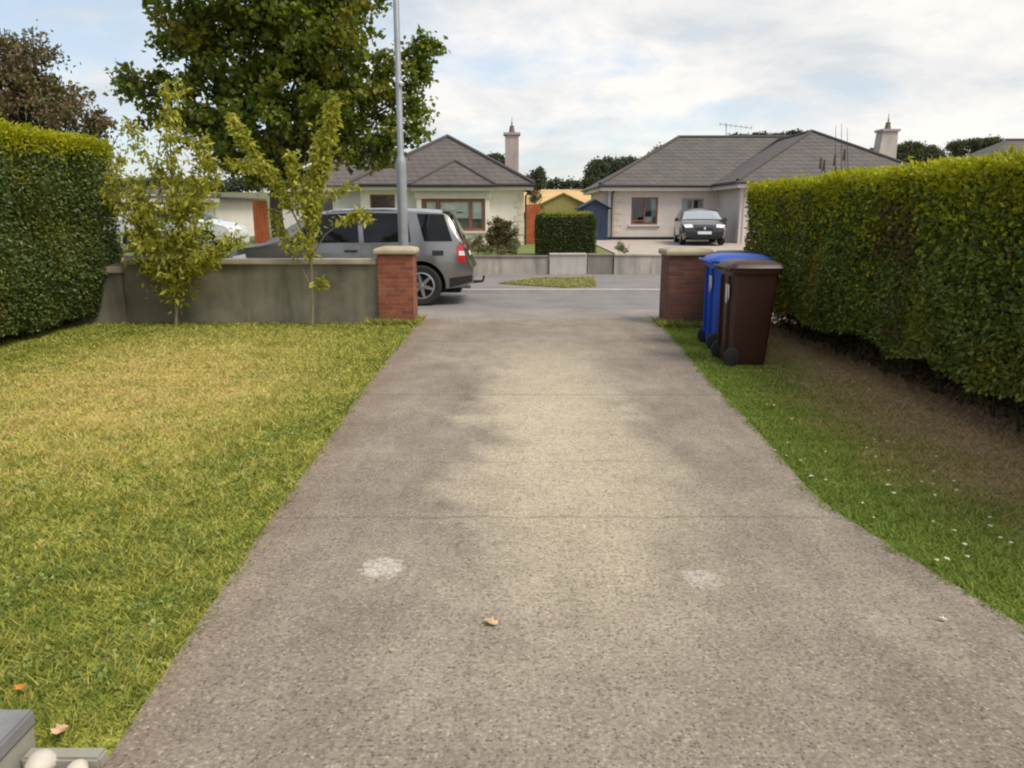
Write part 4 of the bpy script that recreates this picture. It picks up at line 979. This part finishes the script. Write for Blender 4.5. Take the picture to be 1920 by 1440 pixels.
MB().tube([(x0 - .03, y0 - .03, EZ + .01), (x1 + .03, y0 - .03, EZ + .01), (x1 + .03, ybk, EZ + .01)], .06, 8).tube([(x1 - .1, y0 + .1, EZ - .05), (.52, 29.7, EZ - .4), (.52, 29.7, gz)], .035, 8).build('gutter', M['gutter'], t, org=t.location)
chimney(t, -.29, .28, 33.0, 33.6, 2.7, 4.78, M['stack'])

# --- right bungalow
gz2 = .44
t = thing('bungalow', 'pinkish bungalow with long grey tiled roof behind the black car', 'house', (9, 37, gz2))
EZ = 2.74
b = MB(); wall_open(b, 'x', 4.45, 9.0, 34.0, 34.25, gz2 - .2, EZ - .02, [(5.22, 6.38, 1.12, 2.28), (7.42, 8.38, 1.12, 2.24)])
b.box(9.0, 9.25, 30.2, 34.0, gz2 - .2, EZ - .02); wall_open(b, 'x', 9.25, 16.3, 30.2, 30.45, gz2 - .2, EZ - .02, [])
b.box(16.05, 16.3, 30.45, 41.5, gz2 - .2, EZ - .02); b.box(4.45, 16.05, 41.25, 41.5, gz2 - .2, EZ - .02)
b.build('wall', M['pink'], t, org=t.location)
MB().box(4.2, 4.445, 34.0, 41.5, gz2 - .2, EZ - .02).build('gable_wall', M['white'], t, org=t.location)
MB().box(4.19, 8.99, 33.96, 34.0, gz2 - .2, gz2 + .14).build('plinth', M['black'], t, org=t.location)
MB().box(4.46, 8.99, 33.975, 33.998, gz2 + .15, gz2 + .34).build('plinth_band', M['pink'], t, org=t.location)
quoins(t, 4.45, 5, 34.0, gz2 + .35, EZ - .12, M['quoin'])
MB().box(8.86, 8.998, 30.24, 30.6, gz2 - .2, EZ - .03).build('corner_pilaster', M['pink'], t, org=t.location)
fr = window(t, 5.22, 6.38, 34.0, 1.12, 2.28, M['frame'], bars=(5.80,), sill=M['fascia'], hbars=[(5.29, 5.78, 1.28)])
b = MB()
for k in range(5): b.poly_solid([(6.06 + .05 * k + .02, 34.17, 2.22), (6.10 + .05 * k, 34.17, 2.22), (6.10 + .05 * k + .10 - .01 * k, 34.17, 1.2), (6.06 + .05 * k + .12 - .015 * k, 34.17, 1.2)], (0, .02, 0))
b.build('curtain', M['curtain'], fr, org=t.location)
MB().box(5.84, 6.3, 34.17, 34.19, 1.2, 1.45).build('net_curtain', M['curtain'], fr, org=t.location)
fr = window(t, 7.42, 8.38, 34.0, 1.12, 2.24, M['frame_w'], bars=(7.9,), sill=M['fascia'])
b = MB()
for k in range(4): b.box(7.5 + .05 * k, 7.54 + .05 * k, 34.16, 34.18, 1.2, 2.18); b.box(8.16 + .04 * k, 8.19 + .04 * k, 34.16, 34.18, 1.2, 2.18)
b.build('curtain', M['curtain'], fr, org=t.location)
ov = .42
X0, X1, Y0, Y1 = 4.2 - ov, 16.3 + ov, 34.0 - ov, 41.5 + ov; YM = (Y0 + Y1) / 2; rz_ = 2.32; RUN = YM - Y0
G0, G1 = (X0 + RUN, YM, EZ + rz_), (14.2, YM, EZ + rz_)
wx0, wx1, wy0 = 9.0 - ov, 16.3 + ov, 30.2 - ov; wm = (wx0 + wx1) / 2; wrun = (wx1 - wx0) / 2; AW = (wm, wy0 + wrun * .92, EZ + 2.15)
rf = roof_poly([[(X0, Y0, EZ), (wx0 + .05, Y0, EZ), (wm, YM - .1, EZ + rz_ - .05), G1, G0], [(X0, Y1, EZ), (X0, Y0, EZ), G0], [(X1, Y1, EZ), (X0, Y1, EZ), G0, G1], [(X1, Y0, EZ), (X1, Y1, EZ), G1]], .07, M['roof'], t)
rw = roof_poly([[(wx0, wy0, EZ), (wx1, wy0, EZ), AW], [(wx1, wy0, EZ), (wx1, Y0 + 3, EZ), (wm, YM, AW[2]), AW], [(wx0, Y0 + .3, EZ), (wx0, wy0, EZ), AW, (wm, YM - .3, AW[2])]], .075, M['roof'], t, 'wing_roof')
MB().tube([(X0, Y0, EZ + .09), (G0[0], G0[1], G0[2] + .09), (G1[0], G1[1], G1[2] + .09)], .08, 8).build('ridge_tile', M['ridge'], rf, org=t.location)
MB().tube([(wx0, wy0, EZ + .09), (AW[0], AW[1], AW[2] + .09), (wx1, wy0, EZ + .09)], .08, 8).tube([(AW[0], AW[1], AW[2] + .09), (wm, YM - .2, AW[2] + .09)], .08, 8).build('ridge_tile', M['ridge'], rw, org=t.location)
b = MB(); b.box(X0 + .04, wx0 + .03, Y0 + .03, Y0 + .06, EZ - .19, EZ - .004); b.box(wx0 + .03, wx0 + .06, wy0 + .03, Y0 + .03, EZ - .19, EZ - .004); b.box(wx0 + .06, wx1 - .04, wy0 + .03, wy0 + .06, EZ - .19, EZ - .004); b.box(X0 + .04, X0 + .07, Y0 + .06, Y1, EZ - .19, EZ - .004)
b.box(X0 + .08, wx0, Y0 + .07, 33.99, EZ - .185, EZ - .17); b.box(X0 + .08, 4.19, 34.0, Y1 - .1, EZ - .185, EZ - .17); b.build('fascia', M['fascia'], t, org=t.location)
MB().tube([(X0 - .03, Y1, EZ + .01), (X0 - .03, Y0 - .03, EZ + .01), (wx0 - .03, Y0 - .03, EZ + .01), (wx0 - .03, wy0 - .03, EZ + .01), (wx1, wy0 - .03, EZ + .01)], .06, 8).tube([(4.5, Y0 + .05, EZ - .02), (4.36, 33.92, EZ - .3), (4.36, 33.92, gz2)], .035, 8).build('gutter', M['gutter'], t, org=t.location)
chimney(t, 15.42, 16.05, 33.0, 33.6, 2.9, 4.92, M['stack2'], .18)
# aerial on the ridge
b = MB(); ax, ay, az = 10.3, 38.2, EZ + rz_
b.tube([(ax, ay, az), (ax, ay, az + .75)], .018, 6); b.tube([(ax - .35, ay, az + .72), (ax + 1.3, ay + .2, az + .55)], .012, 6)
for k in range(7): b.tube([(ax - .3 + .25 * k, ay - .2, az + .715 - .025 * k), (ax - .3 + .25 * k, ay + .25, az + .715 - .025 * k)], .008, 5); b.tube([(ax - .3 + .25 * k, ay, az + .57 - .025 * k), (ax - .3 + .25 * k, ay, az + .80 - .025 * k)], .008, 5)
b.build('aerial', M['galv'], t, org=t.location)

# --- corner of a third bungalow at the far right, and a low one far left
def far_house(label, x0, x1, y0, y1, z0, ez, rise, wall, roof):
    t = thing('bungalow', label, 'house', ((x0 + x1) / 2, (y0 + y1) / 2, z0))
    b = MB(); wall_open(b, 'x', x0, x1, y0, y0 + .25, z0 - .3, ez, [(x0 + 1.2, x0 + 2.6, z0 + .9, z0 + 2.0)]); b.box(x0, x0 + .25, y0 + .25, y1, z0 - .3, ez); b.box(x1 - .25, x1, y0 + .25, y1, z0 - .3, ez); b.box(x0 + .25, x1 - .25, y1 - .25, y1, z0 - .3, ez)
    b.build('wall', wall, t, org=t.location)
    window(t, x0 + 1.2, x0 + 2.6, y0, z0 + .9, z0 + 2.0, M['frame'], bars=(x0 + 1.9,), sill=M['fascia'])
    o_ = .4; a0, a1, c0, c1 = x0 - o_, x1 + o_, y0 - o_, y1 + o_; ym = (c0 + c1) / 2; rn = (c1 - c0) / 2
    g0, g1 = (a0 + rn, ym, ez + rise), (a1 - rn, ym, ez + rise)
    rf = roof_poly([[(a0, c0, ez), (a1, c0, ez), g1, g0], [(a0, c1, ez), (a0, c0, ez), g0], [(a1, c1, ez), (a0, c1, ez), g0, g1], [(a1, c0, ez), (a1, c1, ez), g1]], .07, roof, t)
    MB().tube([(a0, c0, ez + .09), (g0[0], g0[1], g0[2] + .09), (g1[0], g1[1], g1[2] + .09), (a1, c0, ez + .09)], .075, 8).build('ridge_tile', M['ridge'], rf, org=t.location)
    MB().box(a0 + .03, a1 - .03, c0 + .02, c0 + .05, ez - .18, ez - .004).build('fascia', M['fascia'], rf, org=t.location)
far_house('third bungalow at the far right, only its roof corner showing above the hedge', 21.3, 34, 36.5, 44, .5, 2.85, 2.3, M['pink'], M['roof'])
far_house('low cream house far off to the left between the young trees', -22.0, -13.0, 34, 39.5, .4, 2.25, .4, M['cream'], M['roof2'])

# ------------------------------------------------------------------ garden walls across the road
def gwall(name, label, x0, x1, y0, y1, zt, mat, cop=None):
    t = thing(name, label, 'wall', ((x0 + x1) / 2, (y0 + y1) / 2, 0))
    MB().box(x0, x1, y0, y1, -.05, zt - .05).build('wall', mat, t, org=t.location)
    MB().box(x0 - .002, x1 + .002, y0 - .03, y1 + .03, zt - .048, zt, .01).build('coping', cop or M['far_dark'], t, org=t.location)
gwall('garden_wall', 'long low stained garden wall in front of the cream bungalow', -14, .98, 20.44, 20.62, .50, M['far_wall'])
gwall('garden_wall', 'short pale block of garden wall below the clipped green box hedge', 1.0, 1.99, 20.36, 20.66, .56, M['far_light'], M['far_light'])
gwall('garden_wall', 'dark grey stretch of garden wall left of the stained one by the right pier', 2.02, 2.70, 20.42, 20.66, .55, M['far_dark'])
gwall('garden_wall', 'stained pale garden wall seen just left of the right brick pier', 2.72, 12.0, 20.38, 20.62, .54, M['far_wall'], M['coping'])

# sheds, gates
tg = terrain(0, 27)
def timber_gate(label, x0, x1, y, z1, gr):
    t = thing('timber_gate', label, 'gate', ((x0 + x1) / 2, y, tg), group=gr)
    b = MB(); k = max(2, int((x1 - x0) / .12)); w = (x1 - x0) / k
    for i in range(k): b.box(x0 + i * w + .004, x0 + (i + 1) * w - .004, y, y + .025, tg - .05, z1)
    b.build('boards', M['timber'], t, org=t.location)
    MB().box(x0, x1, y + .027, y + .08, tg + .3, tg + .42).box(x0, x1, y + .027, y + .08, z1 - .4, z1 - .28).build('rail', M['timber'], t, org=t.location)
timber_gate('tall red timber side gate right of the cream bungalow', .50, 1.12, 30.6, 1.95, 'red timber side gates')
timber_gate('red timber gate far left beside the maple trunk', -10.45, -9.85, 31.3, 2.1, 'red timber side gates')
def shed(label, x0, x1, y0, y1, ez, rise, wall, roof):
    t = thing('garden_shed', label, 'shed', ((x0 + x1) / 2, (y0 + y1) / 2, tg)); xm = (x0 + x1) / 2
    MB().poly_solid([(x0, y0, tg - .05), (x1, y0, tg - .05), (x1, y0, ez), (xm, y0, ez + rise), (x0, y0, ez)], (0, y1 - y0, 0)).build('wall', wall, t, org=t.location)
    MB().poly_solid([(x0 - .12, y0 - .1, ez - .04 + .01), (xm, y0 - .1, ez + rise + .01), (xm, y0 - .1, ez + rise + .07), (x0 - .12, y0 - .1, ez + .02)], (0, y1 - y0 + .2, 0)).poly_solid([(xm, y0 - .1, ez + rise + .01), (x1 + .12, y0 - .1, ez - .03), (x1 + .12, y0 - .1, ez + .02), (xm, y0 - .1, ez + rise + .07)], (0, y1 - y0 + .2, 0)).build('roof', roof, t, org=t.location)
    b = MB(); k = 6
    for i in range(k):
        xx = x0 + .12 + (x1 - x0 - .24) * i / (k - 1); b.box(xx - .012, xx + .012, y0 - .014, y0 - .002, tg, ez - .02)
    b.build('batten', wall, t, org=t.location)
shed('olive timber shed with ochre gable roof above the clipped box hedge', .85, 3.9, 36.0, 39.0, 1.75, .72, M['shed'], M['shed_roof'])
shed('dark navy shed beside the right bungalow', 2.95, 4.12, 33.2, 35.0, 1.80, .33, M['navy'], M['navy'])

# ------------------------------------------------------------------ planting across the road
def box_hedge(label, x0, x1, y0, y1, z0, z1, n):
    t = thing('box_hedge', label, 'hedge', ((x0 + x1) / 2, (y0 + y1) / 2, z0)); loc = t.location
    u, v = rng.random(n), rng.random(n); f = rng.integers(0, 4, n)
    X = np.where(f == 1, x0, np.where(f == 2, x1, x0 + u * (x1 - x0))); Y = np.where(f == 0, y0, y0 + np.where(f == 0, 0, (u if True else u)) * (y1 - y0)); Y = np.where((f == 3), y0 + v * (y1 - y0), Y)
    Z = np.where(f == 3, z1, z0 + v * (z1 - z0))
    rd = .12 * np.clip((Z - (z1 - .2)) / .2, 0, 1) ** 2; X = np.clip(X, x0 + rd, x1 - rd)
    X = X + .02 * (X < (x0 + x1) / 2) * (z1 - Z) ; P = np.stack([X, Y, Z], 1) + rng.normal(size=(n, 3)) * .025
    tp = (f == 3)
    V, Fc = leaves(P[~tp], .05, .6, (0, -.2, .2), (0, -.4, .5)); np_mesh('foliage', V, Fc, M['box_leaf'], t, loc)
    V, Fc = leaves(P[tp], .05, .6, (0, 0, .6), (0, -.2, .6)); np_mesh('lit_top_growth', V, Fc, M['box_top_lit'], t, loc)  # top face leaves, light from above put into their colour
    MB().box(x0 + .1, x1 - .1, y0 + .1, y1 - .05, z0, z1 - .08).build('stems', M['twig'], t, org=loc)
p = at(1008, 402, 22.2); q = at(1116, 402, 22.2)
box_hedge('square clipped green box hedge behind the pale wall across the road', p.x, q.x, 22.2, 23.3, .3, p.z, 16000)
def fb(*q): return [px_blob(*k) for k in q]
shrub('garden_shrub', 'rounded bronze brown shrub in front of the cream bungalow', 'shrub', (at(938, 470, 22.4).x, 22.4, .33), fb((938, 435, 28, 26, 22.4), (925, 455, 22, 18, 22.2), (950, 455, 20, 20, 22.4)), M['brown_leaf'], .06, .09, 40, 330, 4)
shrub('garden_shrub', 'pale grey green shrub around the foot of the bronze one', 'shrub', (at(895, 475, 21.6).x, 21.6, .33), fb((893, 455, 18, 20, 21.6), (965, 462, 14, 16, 21.6), (910, 468, 22, 8, 21.5), (945, 470, 26, 7, 21.4), (968, 430, 6, 14, 21.8)), M['sage_leaf'], .05, .08, 30, 420, 3)
shrub('garden_shrub', 'small low green plant on the right bungalow forecourt', 'shrub', (at(1168, 472, 21.8).x, 21.8, .33), fb((1168, 463, 16, 10, 21.8)), M['sage_leaf'], .05, .07, 26, 500, 4)
shrub('garden_shrub', 'olive climbing shrub beside the red side gate', 'shrub', (at(1000, 400, 32.5).x, 32.5, .42), fb((1000, 372, 12, 18, 32.5), (1010, 390, 10, 10, 32.5)), M['sage_leaf'], .08, .13, 30, 140, 4)
# bare upright stems with dark seed heads over the hedge
t = thing('tall_stems', 'bare upright plant stems showing above the right hedge', 'plant', (12.2, 26.0, .38)); b = MB()
for (px, y0_, y1_) in ((1540, 330, 296), (1548, 330, 300), (1566, 330, 235), (1568, 330, 290), (1578, 330, 232), (1584, 330, 280), (1590, 330, 240)):
    a, c_ = at(px, y0_, 26), at(px + random.uniform(-2, 2), y1_, 26); b.tube([(a.x, 26, .36), a, c_], [.02, .016, .006], 5)
    if y1_ > 260: b.tube([c_ - Vector((0, 0, .35)), c_], [.05, .03], 6)
b.build('stem', M['bark_dark'], t, org=t.location)
# distant trees, each a thing
def dtree(name, label, px, py_top, w, D, hpx, mat='far_leaf', bl=None, size=None, dens=1.0, n=None):
    bz_ = terrain(0, D); cx = at(px, py_top, D); k = D / F_PX
    blobs = bl or [(px, py_top + hpx * .45, w * .5, hpx * .45), (px - w * .25, py_top + hpx * .6, w * .3, hpx * .4), (px + w * .27, py_top + hpx * .6, w * .28, hpx * .38)]
    B = [px_blob(a, b_, c_, d_, D) for a, b_, c_, d_ in blobs]
    vol = sum(q[3] * q[4] * q[5] * 4.19 for q in B); s = size or max(.12, D * .0026)
    tot = (n or 5000) * 4; per = 14; d_ = tot / per / max(vol, .01)
    shrub(name, label, 'tree', (cx.x, D, bz_), B, M[mat], s, s * 1.6, per, d_ * dens, 4, .7, 'bark_dark', 'trees beyond the houses', 'crown', 'trunk')
dtree('distant_tree', 'broad dark tree clump left of the right bungalow roof', 1160, 298, 110, 150, 60, 'far_leaf_dark', [(1130, 322, 32, 24), (1165, 318, 30, 20), (1195, 315, 26, 18), (1155, 340, 62, 14), (1178, 303, 8, 10)], n=9000)
dtree('distant_tree', 'small rounded treetop rising over the left slope of the grey roof', 1243, 275, 40, 110, 40, 'far_leaf_dark', [(1243, 292, 18, 15), (1230, 302, 18, 14)])
dtree('distant_tree', 'low tree line showing above the grey roof ridge', 1410, 252, 100, 120, 30, 'far_leaf_dark', [(1385, 264, 22, 9), (1425, 262, 26, 9), (1462, 262, 22, 9), (1490, 258, 20, 10), (1515, 262, 16, 10)], n=6000)
dtree('distant_tree', 'dense rounded tree just right of the pale chimney', 1720, 268, 90, 70, 60, 'far_leaf', [(1705, 295, 30, 26), (1738, 298, 28, 22), (1690, 305, 18, 18), (1640, 292, 20, 14)], n=9000)
dtree('open_tree', 'open branched tree against the sky right of the dense rounded one', 1825, 260, 100, 60, 60, 'far_leaf', [(1795, 275, 16, 8), (1825, 270, 18, 7), (1855, 268, 20, 7), (1870, 275, 14, 6), (1805, 288, 10, 6), (1840, 285, 16, 6), (1790, 293, 10, 5)], n=2600)
dtree('distant_tree', 'dark treetop just left of the pinkish chimney', 928, 290, 36, 60, 40, 'far_leaf_dark', [(928, 305, 16, 14), (938, 315, 12, 12)], n=2500)
for i, (px, top, w) in enumerate(((1002, 322, 6), (1013, 316, 5), (988, 330, 5))):
    dtree('cypress_tree', ['narrow cypress, middle of three by the grain field', 'tallest narrow cypress by the grain field', 'shortest cypress, nearest the pinkish chimney'][i], px, top, w, 140, 35, 'far_leaf_dark', [(px, top + 14, w * .55, 14), (px, top + 24, w * .9, 12)], n=900)
hg = thing('field_hedge', 'dark hedgerow along the top of the grain field', 'hedge', (0, 164, terrain(0, 164)))
B = []
for px in range(900, 1330, 12): B.append(px_blob(px, 349 + random.uniform(-4, 3), 14, 9 + random.uniform(-2, 4), 164))
for px in list(range(-200, 900, 40)) + list(range(1330, 2200, 40)): B.append(px_blob(px, 347 + random.uniform(-5, 3), 34, 12, 164))
P = crown_pts(B, .8, 22, 1.0); V, Fc = leaves(P, .5, .7); np_mesh('foliage', V, Fc, M['far_leaf_dark'], hg, hg.location)

# ------------------------------------------------------------------ foreground things
t = thing('raised_planter', 'grey paver topped concrete step corner at the bottom left of the lawn', 'step', (-1.9, 1.6, 0))
MB().box(-2.9, -1.455, .9, 2.015, -.05, .083).build('base', M['conc'], t, org=t.location)
b = MB()
for i in range(7):
    for j in range(5):
        xa = -1.44 - .205 * (i + 1); ya_ = 2.03 - .105 * 2 * (j + 1)
        b.box(xa + .006, xa + .199, ya_ + .006, ya_ + .204, .085, .138 + random.uniform(-.002, .002), .008)
b.build('paving', M['paver'], t, org=t.location)
MB().box(-2.89, -1.452, .93, 2.018, .0835, .122).build('mortar', M['soil'], t, org=t.location)
t = MB().box(-1.45, -1.215, 1.93, 1.985, -.05, .035, .008).build('edging_strip', M['conc']); tag(t, 'short concrete edging strip between the step and the drive', 'edging')
def pebble(label, px, py, r, z=.02):
    b = MB(); bmesh.ops.create_icosphere(b.bm, subdivisions=3, radius=1)
    for v in b.bm.verts:
        n_ = 1 + .09 * math.sin(v.co.x * 3 + px) + .07 * math.sin(v.co.y * 4 + py); v.co = Vector((v.co.x * r * n_, v.co.y * r * .9 * n_, v.co.z * r * .8))
    x = (px - 960) / F_PX; yc = (720 - py) / F_PX; dz = -math.sin(TH) + yc * math.cos(TH); dy = math.cos(TH) + yc * math.sin(TH); k = (z - CAM_H) / dz
    o = b.build('pebble', M['stone'], smooth='full'); o.location = (x * k, dy * k, z); tag(o, label, 'stone', 'pale stones by the step')
pebble('large rounded pale stone beside the step', 78, 1432, .046)
pebble('small pale stone nearer the drive edge', 147, 1442, .032)
sheet('soil_bed', [(-1.455, .9), (-1.2, .9), (-1.2, 1.93), (-1.455, 1.93)], -.05, -.006, M['soil'])
def fallen(label, px, py, s, mat, rz=0, z=.012, group=None, curl=.35):
    p0 = at(px, py, 1); d = p0 - Vector((0, 0, CAM_H)); k = (z - CAM_H) / d.z; loc = Vector((0, 0, CAM_H)) + d * k
    out = [(0, -1), (.28, -.8), (.75, -.75), (.5, -.25), (.95, .1), (.45, .3), (.35, .75), (0, 1.05), (-.35, .75), (-.45, .3), (-.95, .1), (-.5, -.25), (-.75, -.75), (-.28, -.8)]
    b = MB(); ctr = b.bm.verts.new((0, 0, 0)); vs = [b.bm.verts.new((x * s, y * s, curl * s * (x * x) + .12 * s * math.sin(4 * y))) for x, y in out]
    for i in range(len(vs)): b.bm.faces.new((ctr, vs[i], vs[(i + 1) % len(vs)]))
    o = b.build('fallen_leaf', M[mat], solid=.0015); o.location = loc; o.rotation_euler = (random.uniform(-.15, .15), random.uniform(-.15, .15), rz); return tag(o, label, 'leaf', group)
fallen('curled dry tan leaf lying in the middle of the drive', 920, 1166, .032, 'deadleaf', 1.2)
fallen('long orange brown leaf in the grass beside the step', 112, 1368, .026, 'deadleaf', -.6, .03)
fallen('orange leaf in the grass at the left edge of the photo', 38, 1288, .022, 'orangeleaf', .4, .03)
fallen('tiny grey brown leaf scrap left of the tan leaf on the drive', 735, 1218, .010, 'deadleaf', .4)
fallen('pale cream leaf on the drive by the right lawn', 1768, 1160, .016, 'paleleaf', .9)
for i in range(80):
    px, py = random.uniform(1330, 1900), random.uniform(720, 1080)
    y_line = 700 + (px - 1330) * .72
    if py < y_line - 190 or py > y_line + 60: continue
    fallen('small pale fallen leaf scattered on the right lawn', px, py, random.uniform(.008, .015), 'paleleaf', random.uniform(0, 6), .03, 'pale fallen leaves on the right lawn')
# strip of bare soil at the foot of the wall
sheet('wall_bed', [(-6.4, 11.12), (-2.0, 11.12), (-2.0, 11.32), (-6.4, 11.32)], -.05, .004, M['soil'])
